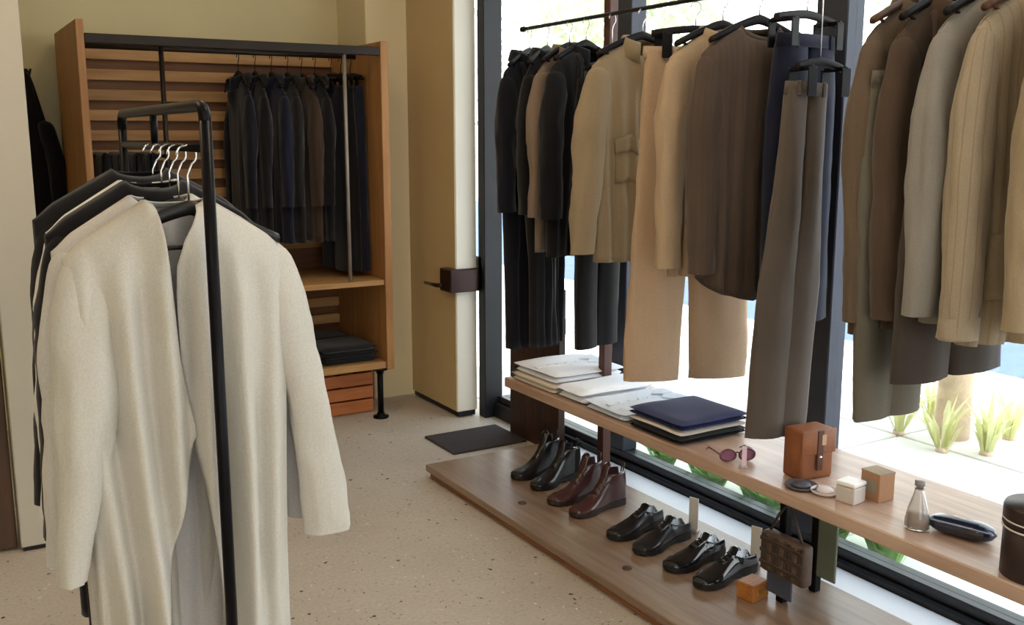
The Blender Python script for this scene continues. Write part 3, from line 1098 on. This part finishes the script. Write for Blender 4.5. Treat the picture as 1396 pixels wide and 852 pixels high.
def trousers(name, label, y, mat, rz=0, dx=0, hl=None, zoff=0, hang=True, cat='trousers', **kw):
    make_trousers(name, label, (ROX + dx, y, ZH - .078 + zoff), R(rz), mat, group=GW, cat=cat, **kw)
    if hang:
        hanger('clip', (ROX + dx * (0 if zoff else 1), y, ZH + zoff), R(rz), 'dark clip hanger holding the ' + hl + ' on the window rail', HW, ext=-zoff, hw=min(.205, kw.get('hw', .2) * 1.35))


jacket('long_coat', 'navy long coat hung farthest along the window rail by the black frame', 'coat', 4.03, NAVY, dict(J, L=1.36, wh=.15, ws=.205, seed=31, collar=True, lapel=.3), hl='navy long coat', rz=30, dx=-.02)
jacket('long_coat', 'black long coat hung beside the brown grey jacket at the window', 'coat', 3.88, BLACKW, dict(J, L=1.33, wh=.125, ws=.205, seed=32, collar=True), hl='black long coat', rz=32)
jacket('wool_jacket', 'brown grey jacket squeezed between two black garments at the window', 'jacket', 3.70, BRST, dict(J, D=.032, seed=33, collar=True), hl='brown grey jacket', rz=20)
jacket('wool_jacket', 'black jacket hung next to the khaki shirt jacket at the window', 'jacket', 3.575, BLACKW, dict(J, L=.87, seed=34, collar=True, lapel=.4), hl='black jacket', rz=15)
trousers('hanging_trousers', 'black trousers showing below the black jacket at the window', 3.39, BLACKC, hl='black trousers', L=1.10, hw=.13, leg=.07, hem=.066, seed=41, dx=-.06, rz=14, zoff=-.1, D=.026)
jacket('shirt_jacket', 'khaki shirt jacket with two chest pockets on the window rail', 'jacket', 3.19, KH,
       dict(J, seed=35, collar=True, placket=.08, buttons=5, wh=.205, pockets=((-.62, -.22, .42, .62), (.2, .6, .42, .62)), sleeve=(.735, .07, .055, .06)), hl='khaki shirt jacket', rz=-6)
trousers('wide_trousers', 'wide sand coloured trousers with the legs apart on the window rail', 2.93, SAND, hl='sand trousers', L=1.26, hw=.20, leg=.115, hem=.115, gapw=.045, splay=.0, seed=42, dx=.045, rz=-20, D=.028)
jacket('linen_shirt', 'tan linen shirt hung in front of the sand trousers', 'shirt', 2.735, TAN, dict(J, seed=36, collar=(.03, .035, 1.35), placket=.07, buttons=6, wh=.21, sleeve=(.74, .062, .052, .01)), hl='tan linen shirt', rz=-4)
jacket('knit_jumper', 'dark taupe ribbed jumper with round neck and curved hem at the window', 'jumper', 2.555, TAUPE,
       dict(J, ws=.235, wh=.225, L=.84, hemcurve=.09, nd=.045, nw=.085, crew=True, seed=37, A=.018, kf=(4, 8), sleeve=(.74, .062, .05, .0)), hl='taupe jumper', rz=-5)
trousers('long_trousers', 'long grey taupe trousers hanging low beside the taupe jumper', 2.28, GTAU, hl='grey taupe trousers', L=1.14, hw=.085, leg=.07, hem=.078, splay=-.036, seed=43, dx=-.055, D=.026, rz=-4, zoff=-.16, ry=2.8)
trousers('long_trousers', 'navy trousers hung behind the long grey taupe trousers', 2.40, NAVY2, hl='navy trousers', L=.95, hw=.15, leg=.09, seed=44, dx=.06, rz=8)
jacket('wool_jacket', 'olive brown jacket with chest pocket above the olive grey trousers', 'jacket', 1.92, MIDBR,
       dict(J, L=.93, seed=38, collar=True, lapel=.35, pockets=((-.6, -.25, .42, .52),), wh=.21, ws=.215, sleeve=(.80, .062, .054, .005)), hm=M_HANG2, hl='olive brown jacket')
trousers('hanging_trousers', 'olive grey trousers reaching below the two brown jackets', 1.875, OLIVE, hl='olive grey trousers', zoff=-.15, L=.98, hw=.15, leg=.088, hem=.085, splay=-.025, seed=45, dx=-.085, D=.024)
jacket('wool_jacket', 'dark brown jacket hung between the olive brown jacket and grey shirt', 'jacket', 1.825, DKBR, dict(J, L=.90, ws=.21, wh=.19, D=.035, seed=39, collar=True, lapel=.4, sleeve=(.78, .06, .052, .0)), hl='dark brown jacket')
trousers('wide_shorts', 'dark umber wide shorts hanging below the stone grey shirt', 1.745, UMB, hl='umber shorts', zoff=-.18, L=.81, hw=.20, leg=.115, hem=.115, seed=46, dx=0, splay=.0, cat='shorts')
jacket('cotton_shirt', 'stone grey overshirt hung above the dark umber shorts', 'shirt', 1.68, GREY, dict(J, L=.86, ws=.22, wh=.20, seed=50, collar=True, placket=.06, buttons=5, sleeve=(.745, .066, .058, .03)), hl='stone grey overshirt', rz=-3)
jacket('pinstripe_jacket', 'beige pinstripe jacket with patch pocket next to the grey overshirt', 'jacket', 1.57, BEIGE,
       dict(J, L=.90, ws=.215, wh=.20, D=.05, seed=51, collar=True, placket=.05, pockets=((-.75, -.3, .66, .86),), flaps=False, sleeve=(.79, .06, .056, .02), cuff=True), hl='beige pinstripe jacket', hm=M_HANG2, rz=-4)
jacket('linen_jacket', 'plain beige linen jacket hung past the beige pinstripe one', 'jacket', 1.41, BEIGE2, dict(J, L=.86, seed=52, collar=True, lapel=.4, sleeve=(.74, .062, .055, .02)), hl='plain beige linen jacket')


# ------------------------------------------------------------------ shoes
def make_shoe(name, label, loc, rz, mat, sole_mat, side, boot=False, group=None):
    """toe points along +x from the heel at x=0; length 0.29"""
    t = thing(name, label, 'boot' if boot else 'shoe', loc, rz, group)
    L = .29
    wt = [(0, .024), (.04, .031), (.15, .034), (.35, .031), (.5, .036), (.68, .046), (.82, .044), (.93, .034), (.98, .020), (1, .006)]
    asym = [(0, 0), (.3, .004), (.65, -.002), (1, -.010)]
    def outline(s, k=1.0):
        w = interp(wt, s) * k
        c = interp(asym, s) * side
        return c, w
    ns = 30
    ss = [0.5 - 0.5 * math.cos(PI * i / ns) for i in range(ns + 1)]
    # sole with heel block
    bm = bmesh.new()
    zt = lambda s: .022 + .006 * sstep(.85, 1, s) + .008 * (1 - sstep(.2, .45, s))
    top, mid, bot = [], [], []
    for s in ss:
        c, w = outline(s, 1.10)
        zb = 0.0 if s < .27 else (.010 * math.sin(PI * min(1, (s - .27) / .35)) if s < .62 else .010 * sstep(.8, 1, s))
        top.append((s * L, c, w, zt(s)))
        bot.append((s * L, c, w, zb))
    rows = []
    for a, b in zip(top, bot):
        rows.append([Vector((a[0], a[1] - a[2], a[3])), Vector((a[0], a[1], a[3])), Vector((a[0], a[1] + a[2], a[3])),
                     Vector((b[0], b[1] + b[2], b[3])), Vector((b[0], b[1], b[3])), Vector((b[0], b[1] - b[2], b[3]))])
    vr = bm_grid(bm, rows, closed=True)
    bm.faces.new(vr[0]); bm.faces.new(vr[-1][::-1])
    from_bm(bm, 'sole', sole_mat, t)
    box('heel', (.002, .072, -.030, .030, 0, .024), sole_mat, t, .006)
    # upper
    collar_h = .165 if boot else .070
    ht = [(0, collar_h), (.12, collar_h), (.30, collar_h + (.0 if boot else .006)), (.40, .115 if boot else .082), (.52, .080 if boot else .070), (.65, .055), (.80, .043), (.92, .036), (1, .020)]
    op = .33
    bm = bmesh.new()
    rows = []
    n = 18
    for s in ss:
        c, w = outline(s)
        h = interp(ht, s)
        z0 = zt(s) - .004
        row = []
        openw = (.30 if boot else .36) if s < op else 0.0
        for k in range(n + 1):
            a = -1 + 2 * k / n
            th = a * PI / 2
            if s < op:
                # wall: rises to the collar, hole on top
                q = 1 - abs(a)
                zz = z0 + (h - z0) * (q ** .8)
                neck = sstep(.3, 1, q)
                ww = w * (1 - (.12 if not boot else .05) * neck)
                xx = s * L
                if boot:
                    ww = lerp(w, .040 * math.sqrt(max(.05, 1 - ((s - .16) / .19) ** 2)), neck)
                row.append(Vector((xx + .006 * neck * (1 - s / op), c + (ww if a > 0 else -ww) * (1 if abs(a) > .02 else 1) * (1 if k != n // 2 else 0), zz if k != n // 2 else z0 + .02)))
            else:
                e = 2.4
                yy = w * (1 if math.sin(th) >= 0 else -1) * abs(math.sin(th)) ** (2 / e)
                zz = z0 + (h - z0) * abs(math.cos(th)) ** (2 / e)
                row.append(Vector((s * L, c + yy, zz)))
        rows.append(row)
    vr = bm_grid(bm, rows)
    bm.faces.new(vr[0])
    o = from_bm(bm, 'upper', mat, t, True)
    # toe cap
    bm = bmesh.new()
    rows = []
    for i in range(9):
        s = lerp(.80, .995, i / 8)
        c, w = outline(s)
        h = interp(ht, s)
        z0 = zt(s)
        rows.append([Vector((s * L + .0015, c + (w + .0022) * (1 if math.sin(q) >= 0 else -1) * abs(math.sin(q)) ** .83, z0 + (h + .0022 - z0) * abs(math.cos(q)) ** .83)) for q in [(-1 + 2 * k / 14) * PI / 2 for k in range(15)]])
    bm_grid(bm, rows)
    from_bm(bm, 'toe_cap', mat, t, True)
    # tongue and laces
    bm = bmesh.new()
    rows = []
    for i in range(7):
        s = lerp(.56, .27, i / 6)
        h = interp(ht, s) + .004 + (.022 if i > 4 else 0)
        c = interp(asym, s) * side
        rows.append([Vector((s * L, c + q * .018, h - .008 * q * q)) for q in (-1, -.5, 0, .5, 1)])
    bm_grid(bm, rows)
    solid(from_bm(bm, 'tongue', mat, t, True), .004)
    for i in range(4):
        s = lerp(.54, .36, i / 3)
        h = interp(ht, s)
        c = interp(asym, s) * side
        tube('lace', [(s * L, c - .022, h - .012), (s * L - .004, c - .01, h + .006), (s * L + .002, c + .01, h + .006), (s * L, c + .022, h - .012)], .0022, plain('black_lace', srgb(14, 13, 14), .8), t, 6)
    if boot:
        tube('pull_tab', [(.004, -.006, collar_h - .03), (-.004, -.006, collar_h + .01), (-.004, .006, collar_h + .01), (.004, .006, collar_h - .03)], .003, mat, t, 6)
    return t


BLK_L = plain('black_leather', srgb(20, 19, 22), .28, var=.2, bump=.05, coat=.4)
BLK_S = plain('black_rubber_sole', srgb(14, 13, 14), .6)
OX_L = plain('oxblood_leather', srgb(66, 36, 36), .28, var=.2, bump=.05, coat=.4)
OX_S = plain('brown_sole', srgb(44, 30, 24), .6)
pairs = [((2.195, 3.515), 1, BLK_L, BLK_S, True, 14, 'black_boot', 'black leather lace-up ankle boot on the plinth'),
         ((2.165, 3.17), 1, OX_L, OX_S, True, 8, 'brown_boot', 'oxblood brown ankle boot'),
         ((2.165, 2.745), 1, BLK_L, BLK_S, False, 10, 'black_shoe', 'matt black low lace-up shoe on the plinth'),
         ((2.17, 2.415), 1, plain('shiny_black_leather', srgb(16, 17, 20), .14, coat=.8), BLK_S, False, 6, 'black_shoe', 'glossy black low shoe on the plinth')]
PAIR_END = {'black_boot35': (' beside the oxblood boots', ' nearer the door mat'),
            'brown_boot31': (' beside the matt black shoes', ' beside the black boots'),
            'black_shoe27': (' beside the glossy pair', ' beside the oxblood boots'),
            'black_shoe24': (' next to the shelf leg', ' beside the matt black pair')}
for (tx, ty), _, mat, sm, boot, ang, nm, lab in pairs:
    for k, dy in enumerate((0, .138)):
        a = R(180 + ang + (k * 5 - 2))
        hx = tx - .29 * math.cos(a)
        hy = ty + dy - .29 * math.sin(a)
        lab_k = lab + (', the one nearer the sill' if False else PAIR_END[nm + str(int(ty * 10))][k])
        make_shoe(nm, lab_k, (hx, hy, ZP), a, mat, sm, 1 if k else -1, boot, 'pair: ' + lab.split(' on ')[0].split(' in ')[0].split(' between')[0].split(' with')[0])
# small dark knots / price discs on the plinth
for (x, y), lab in (((2.083, 3.408), 'small brown price disc on the plinth before the boots'), ((2.073, 2.665), 'small brown price disc on the plinth before the low shoes')):
    o = lathe('price_disc', [(0, .004), (.016, .004), (.018, .002), (.018, 0), (0, 0)], plain('disc_brown', srgb(70, 46, 34), .6), None, 16)
    o.location = (x, y, ZP)
    tag(o, lab, 'price tag', 'price discs on the plinth')
# white tags standing upright on the plinth
for (x, y), lab in (((2.50, 2.46), 'white upright price tag behind the glossy black shoes'), ((2.50, 2.80), 'white upright price tag behind the matt black shoes')):
    t = thing('price_tag', lab, 'price tag', (x, y, ZP), R(20), 'upright tags on the plinth')
    box('card', (-.0015, .0015, -.02, .02, .012, .14), plain('white_card', srgb(235, 233, 230), .6, var=.02), t)
    box('holder', (-.012, .012, -.022, .022, 0, .012), plain('clear_holder', srgb(190, 190, 190), .2), t, .002)
t = thing('wooden_block', 'small orange brown wooden block on the plinth near the shelf leg', 'block', (2.30, 2.27, ZP), R(10))
bm = bmesh.new()
bm_box(bm, -.045, .045, -.035, .035, 0, .06, .006, 2)
from_bm(bm, 'block_body', wood('amber_wood', srgb(196, 130, 62), srgb(140, 84, 36), 0, .45), t)
box('brass_inset', (-.02, .02, -.037, -.033, .02, .04), plain('brass', srgb(220, 170, 90), .3, .8), t, .001)

# woven pouch and blue card hanging on the shelf leg
t = thing('woven_pouch', 'brown woven leather pouch hanging on the shelf leg', 'pouch', (2.36, 2.165, .19))
LEA = plain('woven_brown_leather', srgb(88, 70, 58), .5, var=.35, scale=60, bump=.3)
LEA2 = plain('woven_dark_leather', srgb(58, 44, 38), .5, var=.3, scale=60, bump=.3)
bm = bmesh.new()
bm_box(bm, -.065, -.018, -.115, .075, -.01, .13, .016, 3)
from_bm(bm, 'pouch_body', LEA, t, True)
for i in range(7):
    y = -.105 + i * .0275
    box('strip', (-.070, -.064, y - .009, y + .009, .0 + .004 * (i % 2), .125), (LEA2, LEA)[i % 2], t, .003)
for i in range(3):
    z = .025 + i * .04
    box('cross_strip', (-.073, -.067, -.112, .072, z - .007, z + .007), LEA2, t, .003)
tube('pouch_strap', [(-.04, -.08, .13), (-.03, -.04, .19), (-.018, 0, .235), (-.03, .03, .19), (-.04, .055, .13)], .005, LEA2, t, 8)
t = thing('info_card', 'slate blue card fixed to the shelf leg below the pouch', 'card', (2.335, 2.185, .095))
box('card_board', (-.004, .004, -.055, .055, 0, .085), plain('slate_card', srgb(74, 82, 104), .6, var=.15, scale=25), t, .002)
box('card_clip', (-.008, .01, -.014, .014, .075, .10), M_STEEL, t, .002)

# ------------------------------------------------------------------ things on the shelf
WHT = fabric('white_shirt_cotton', srgb(242, 244, 250), .02)
WHB = fabric('pale_blue_white_cotton', srgb(222, 230, 242), .02)
CRM = fabric('cream_cotton', srgb(226, 214, 200), .03)
NAVYC = fabric('navy_cotton', srgb(36, 42, 84), .15)
folded('folded_shirt', 'white folded shirt lying lowest at the end of the shelf', 'shirt', (2.47, 3.64, ZS + .001), .40, .38, .035, 2, CRM, seed=3, group='folded white shirts')
folded('folded_shirt', 'white folded shirt with collar on top of the stack at the shelf end', 'shirt', (2.475, 3.645, ZS + .037), .385, .36, .045, 2, WHT, seed=5, group='folded white shirts', collar=.30)
folded('folded_shirt', 'white folded shirt between the shirt stack and the pale blue one', 'shirt', (2.465, 3.345, ZS + .001), .385, .20, .056, 2, WHT, seed=9, group='folded white shirts')
folded('folded_shirt', 'pale blue white folded shirt next to the navy trousers', 'shirt', (2.465, 3.09, ZS + .001), .385, .28, .042, 2, WHB, seed=8, group='folded white shirts', collar=.28)
folded('folded_trousers', 'black folded trousers at the bottom of the small stack', 'trousers', (2.43, 2.775, ZS + .001), .33, .31, .03, 2, BLACKC, seed=2, group='folded trousers stack')
folded('folded_trousers', 'cream folded trousers in the middle of the small stack', 'trousers', (2.435, 2.78, ZS + .032), .33, .31, .014, 1, CRM, seed=4, group='folded trousers stack')
folded('folded_trousers', 'navy blue folded trousers on top of the small stack', 'trousers', (2.44, 2.785, ZS + .047), .335, .32, .035, 2, NAVYC, seed=6, group='folded trousers stack')

# maroon sunglasses with a price tag
t = thing('sunglasses', 'plum coloured sunglasses lying open on the wooden shelf', 'sunglasses', (2.33, 2.40, ZS), R(-22))
PLUM = plain('plum_acetate', srgb(98, 44, 64), .2, coat=.5)
for s in (-1, 1):
    pts = [(s * .034 + .028 * math.cos(a), -.004 * abs(math.cos(a)), .024 + .02 * math.sin(a)) for a in [2 * PI * k / 20 for k in range(21)]]
    rim = tube('rim', pts, .0035, PLUM, t, 8)
    bm = bmesh.new()
    bmesh.ops.create_circle(bm, cap_ends=True, segments=20, radius=1)
    for v in bm.verts:
        v.co = Vector((s * .034 + .027 * v.co.x, -.002, .024 + .019 * v.co.y))
    from_bm(bm, 'lens', plain('plum_lens', srgb(150, 100, 130), .1), rim)
    tube('temple', [(s * .064, 0, .03), (s * .068, .04, .03), (s * .066, .10, .022), (s * .062, .13, .006)], .003, PLUM, t, 8)
tube('bridge', [(-.008, 0, .03), (0, -.002, .034), (.008, 0, .03)], .003, PLUM, t, 8)
t = thing('price_tag', 'pale pink upright price tag beside the plum sunglasses', 'price tag', (2.305, 2.34, ZS), R(-30))
box('card', (-.008, .008, -.0012, .0012, .004, .075), plain('pink_card', srgb(240, 214, 232), .6, var=.02), t)
box('holder', (-.012, .012, -.008, .008, 0, .006), plain('clear_holder', srgb(190, 190, 190), .2), t, .001)

# brown leather case
t = thing('leather_case', 'upright brown leather case with flap and strap on the shelf', 'case', (2.44, 2.18, ZS), R(-6))
LB = plain('saddle_leather', srgb(138, 82, 46), .45, var=.22, scale=14, bump=.1)
bm = bmesh.new(); bm_box(bm, -.075, .06, -.045, .045, 0, .165, .012, 3)
from_bm(bm, 'case_body', LB, t, True)
bm = bmesh.new(); bm_box(bm, -.078, .063, -.05, -.044, .085, .166, .004, 2)
from_bm(bm, 'flap', LB, t, True)
box('strap', (-.015, .010, -.053, -.048, .03, .165), plain('dark_strap', srgb(84, 48, 28), .5), t, .002)
lathe('stud', [(0, .006), (.006, .004), (.007, 0)], M_CHROME, t, 12, c=(-.002, -.05, .075))
box('case_tag', (.0, .018, -.0545, -.0525, .115, .15), plain('tag_tan', srgb(196, 160, 128), .6), t)

# two discs
for nm, lab, loc, r, mat in (('leather_coaster', 'dark grey flat round tray beside the leather case', (2.325, 2.105, ZS), .052, plain('slate_disc', srgb(86, 80, 88), .5)),
                             ('soap_dish', 'pale oval dish of soap in front of the leather case', (2.35, 2.03, ZS), .045, plain('pale_dish', srgb(214, 200, 198), .35))):
    o = thing(nm, lab, 'dish', loc)
    lathe('dish_body', [(0, 0), (r * .8, 0), (r, .008), (r, .012), (r * .94, .012), (r * .78, .005), (0, .004)], mat, o, 28)
    lathe('soap', [(0, .018), (r * .45, .017), (r * .58, .012), (r * .58, .006), (0, .005)], plain(nm + '_top', scl(mat.node_tree.nodes['Principled BSDF'].inputs['Base Color'].default_value, 1) if False else srgb(224, 212, 208) if r < .05 else srgb(70, 66, 74), .5), o, 24)

# white candle cube, tan carton, conical bottle
t = thing('candle_box', 'small white cube candle on the shelf beside the tan carton', 'candle', (2.365, 1.945, ZS), R(8))
bm = bmesh.new(); bm_box(bm, -.032, .032, -.032, .032, 0, .052, .005, 2)
from_bm(bm, 'candle_glass', plain('frosted_cube', srgb(206, 198, 192), .3), t, False)
box('candle_lid', (-.033, .033, -.033, .033, .053, .066), plain('white_lid', srgb(244, 242, 240), .4, var=.02), t, .003)
t = thing('carton', 'tan cardboard carton with grey end on the shelf', 'box', (2.455, 1.92, ZS), R(-4))
bm = bmesh.new(); bm_box(bm, -.033, .033, -.037, .037, 0, .088, .002)
from_bm(bm, 'carton_body', plain('tan_card', srgb(176, 132, 98), .7, var=.06), t)
box('carton_label', (-.0345, -.0325, -.028, .028, .025, .065), plain('grey_label', srgb(148, 140, 126), .6), t)
box('carton_flap', (-.034, .034, -.038, .038, .086, .090), plain('tan_card2', srgb(160, 140, 112), .7), t, .001)
t = thing('glass_bottle', 'conical clear glass bottle with stopper on the shelf', 'bottle', (2.355, 1.70, ZS))
BG = bottle_glass()
lathe('bottle_body', [(0, .002), (.030, .002), (.034, .006), (.034, .03), (.028, .06), (.016, .10), (.012, .118), (.0135, .122), (.0105, .122), (.010, .115), (.013, .10), (.025, .06), (.031, .03), (.031, .008), (0, .006)], BG, t, 28)
lathe('bottle_contents', [(0, .008), (.030, .009), (.0305, .03), (.0275, .047), (0, .048)], plain('amber_liquid', srgb(150, 110, 82), .3), t, 24)
lathe('stopper', [(0, .116), (.009, .117), (.009, .126), (.014, .128), (.014, .142), (0, .143)], plain('stopper_grey', srgb(140, 132, 130), .4), t, 18)

# navy glasses case
t = thing('glasses_case', 'dark navy glossy glasses case with pale seam on the shelf', 'case', (2.415, 1.60, ZS), R(-74))
bm = bmesh.new()
rows = []
for i in range(21):
    a = -1 + 2 * i / 20
    k = (1 - abs(a) ** 4) ** .5 if abs(a) < 1 else 0
    rows.append([Vector((a * .092, .040 * max(k, .05) * math.cos(q), .026 + .026 * max(k, .05) * math.sin(q))) for q in [2 * PI * j / 20 for j in range(20)]])
vr = bm_grid(bm, rows, closed=True)
bm.faces.new(vr[0][::-1]); bm.faces.new(vr[-1])
from_bm(bm, 'case_shell', plain('navy_gloss', srgb(26, 32, 54), .2, coat=.6), t, True)
bm = bmesh.new()
ptsA = [(a * .088, -.0405 * (1 - abs(a) ** 4) ** .5 * .87, .026 + .0265 * (1 - abs(a) ** 4) ** .5 * .55) for a in [-.95 + 1.9 * k / 16 for k in range(17)]]
tube('seam', ptsA, .0022, plain('pale_seam', srgb(150, 160, 184), .4), t, 6)

# dark cylinder box
t = thing('round_box', 'dark brown round hat box with two white bands on the shelf', 'box', (2.352, 1.345, ZS))
RB = plain('dark_round_box', srgb(44, 28, 26), .45, var=.15)
lathe('box_drum', [(0, 0), (.083, 0), (.085, .003), (.085, .138), (0, .138)], RB, t, 40)
lathe('box_lid', [(.0855, .136), (.088, .137), (.088, .18), (.084, .188), (0, .192)], RB, t, 40)
for z in (.128, .148):
    lathe('band', [(.0862, z), (.0888, z), (.0888, z + .004), (.0862, z + .004)], plain('white_band', srgb(222, 216, 212), .5), t, 40)

# ------------------------------------------------------------------ outside
PAVE = plain('pale_pavement', srgb(226, 222, 216), .9, var=.05, scale=1.2)
pv = struct(box('ground_pavement', (2.86, 6.15, -14, 30, -.16, -.03), plain('pavement_joint', srgb(214, 210, 204), .9), None))
slab = None
for ix in range(4):
    for iy in range(14):
        x0, y0 = 2.90 + ix * .8, -1.4 + iy * .8
        o = box('paving_slab', (-.39, .39, -.39, .39, -.012, .012), PAVE, pv, .004) if slab is None else bpy.data.objects.new('paving_slab', slab.data)
        if slab is None:
            slab = o
        else:
            C.objects.link(o); o.parent = pv
        o.location = (x0 + .4, y0 + .4, -.028)
struct(box('ground_kerb', (6.15, 6.32, -14, 30, -.16, -.02), plain('kerb_stone', srgb(206, 206, 206), .9), None, .01))
struct(box('ground_road', (6.32, 13, -14, 40, -.26, -.14), plain('blue_grey_asphalt', srgb(84, 102, 138), .9, var=.1, scale=3), None))
struct(box('ground_far', (13, 70, -40, 70, -.26, -.05), plain('far_pavement', srgb(224, 220, 212), .9), None))


def leaf_mesh(name, pts, size, mat, parent, seed, up=.3):
    r = random.Random(seed)
    vs, fs = [], []
    for p in pts:
        d = Vector((r.uniform(-1, 1), r.uniform(-1, 1), r.uniform(-.6, 1) + up)).normalized()
        n = d.cross(Vector((r.uniform(-1, 1), r.uniform(-1, 1), r.uniform(-1, 1)))).normalized()
        s = size * r.uniform(.6, 1.3)
        fold = d.cross(n) * s * .12
        b = len(vs)
        vs += [p, p + d * s * .5 + n * s * .28 + fold, p + d * s, p + d * s * .5 - n * s * .28 + fold]
        fs += [(b, b + 1, b + 2), (b, b + 2, b + 3)]
    me = bpy.data.meshes.new(name)
    me.from_pydata(vs, [], fs)
    o = link(name, me, mat, parent)
    o['kind'] = 'stuff'
    return o


LEAFA = fabric('pale_green_leaf', srgb(196, 206, 170), .2, trans=.5)
LEAFB = fabric('yellow_green_leaf', srgb(230, 230, 176), .15, trans=.5)
LEAFC = fabric('fresh_green_leaf', srgb(190, 228, 152), .15, trans=.5)
BARK = plain('pale_bark', srgb(226, 200, 174), .9, var=.2, scale=12, bump=.4)


def tree(loc, trunk_r, h, crown, n, label, seed, leafmat=LEAFA, size=.12):
    t = thing('street_tree', label, 'tree', loc, 0, 'street trees')
    r = random.Random(seed)
    tube('trunk', [(0, 0, 0), (.03, .01, h * .35), (-.02, .03, h * .7), (0, 0, h)], [trunk_r * 1.25, trunk_r, trunk_r * .9, trunk_r * .6], BARK, t, 12)
    pts = []
    blobs = []
    for i in range(9):
        a = 2 * PI * i / 9 + r.uniform(-.3, .3)
        rr = crown * r.uniform(.3, .75)
        e = Vector((rr * math.cos(a), rr * math.sin(a), h + r.uniform(-.1, .9) * crown))
        tube('branch', [(0, 0, h * .85), tuple(e * .5 + Vector((0, 0, h * .5))), tuple(e)], [trunk_r * .5, trunk_r * .3, trunk_r * .12], BARK, t, 8)
        blobs.append(e)
    for i in range(n):
        b = r.choice(blobs)
        d = Vector((r.gauss(0, 1), r.gauss(0, 1), r.gauss(0, .8))) * crown * .24
        pts.append(b + d)
    leaf_mesh('foliage', pts, size, leafmat, t, seed)
    return t


tree((4.72, 3.24, -.03), .075, 2.9, 1.1, 1800, 'street tree with slim pale trunk just outside the window', 3)
tree((8.4, 11.2, -.14), .12, 2.3, 1.9, 2600, 'leafy tree across the road seen above the black coats', 5, size=.16)
tree((11.0, 7.0, -.05), .12, 2.4, 1.9, 2600, 'leafy tree across the road seen above the tan shirt', 6, size=.16)
tree((11.8, 1.4, -.14), .12, 2.6, 1.9, 2600, 'leafy tree across the road seen above the beige jackets', 9, size=.16)


def tuft(loc, h, n, label, seed, mat, group, spread=.5):
    t = thing('leafy_plant', label, 'plant', loc, 0, group)
    r = random.Random(seed)
    vs, fs = [], []
    for i in range(n):
        a = r.uniform(0, 2 * PI)
        ln = h * r.uniform(.6, 1.15)
        tilt = r.uniform(.1, spread)
        w = .012 * r.uniform(.7, 1.4)
        d = Vector((math.cos(a), math.sin(a), 0))
        sd = Vector((-math.sin(a), math.cos(a), 0)) * w
        p0 = d * r.uniform(0, .03)
        p1 = p0 + d * ln * tilt * .4 + Vector((0, 0, ln * .6))
        p2 = p0 + d * ln * tilt * 1.2 + Vector((0, 0, ln * .95))
        b = len(vs)
        vs += [p0 - sd * .6, p0 + sd * .6, p1 + sd, p1 - sd, p2]
        fs += [(b, b + 1, b + 2, b + 3), (b + 3, b + 2, b + 4)]
    me = bpy.data.meshes.new('leaves')
    me.from_pydata(vs, [], fs)
    o = link('leaves', me, mat, t)
    lathe('crown_base', [(0, 0), (.035, 0), (.03, .02), (0, .03)], BARK, t, 10)
    return t


for i in range(12):
    y = 2.30 + i * .115
    tuft((3.05 + .07 * math.sin(i * 2.1), y, -.016), .22, 110, 'low green plant in the row outside the window below the shelf', 60 + i, LEAFC, 'low plants outside the window', .8)
for i, (x, y) in enumerate(((4.45, 3.1), (4.52, 3.42), (4.9, 3.5), (4.95, 3.05), (4.6, 2.95))):
    tuft((x, y, -.016), .3, 26, 'yellow green tuft at the foot of the slim pale tree trunk', 90 + i, LEAFB, 'tufts round the tree', .9)
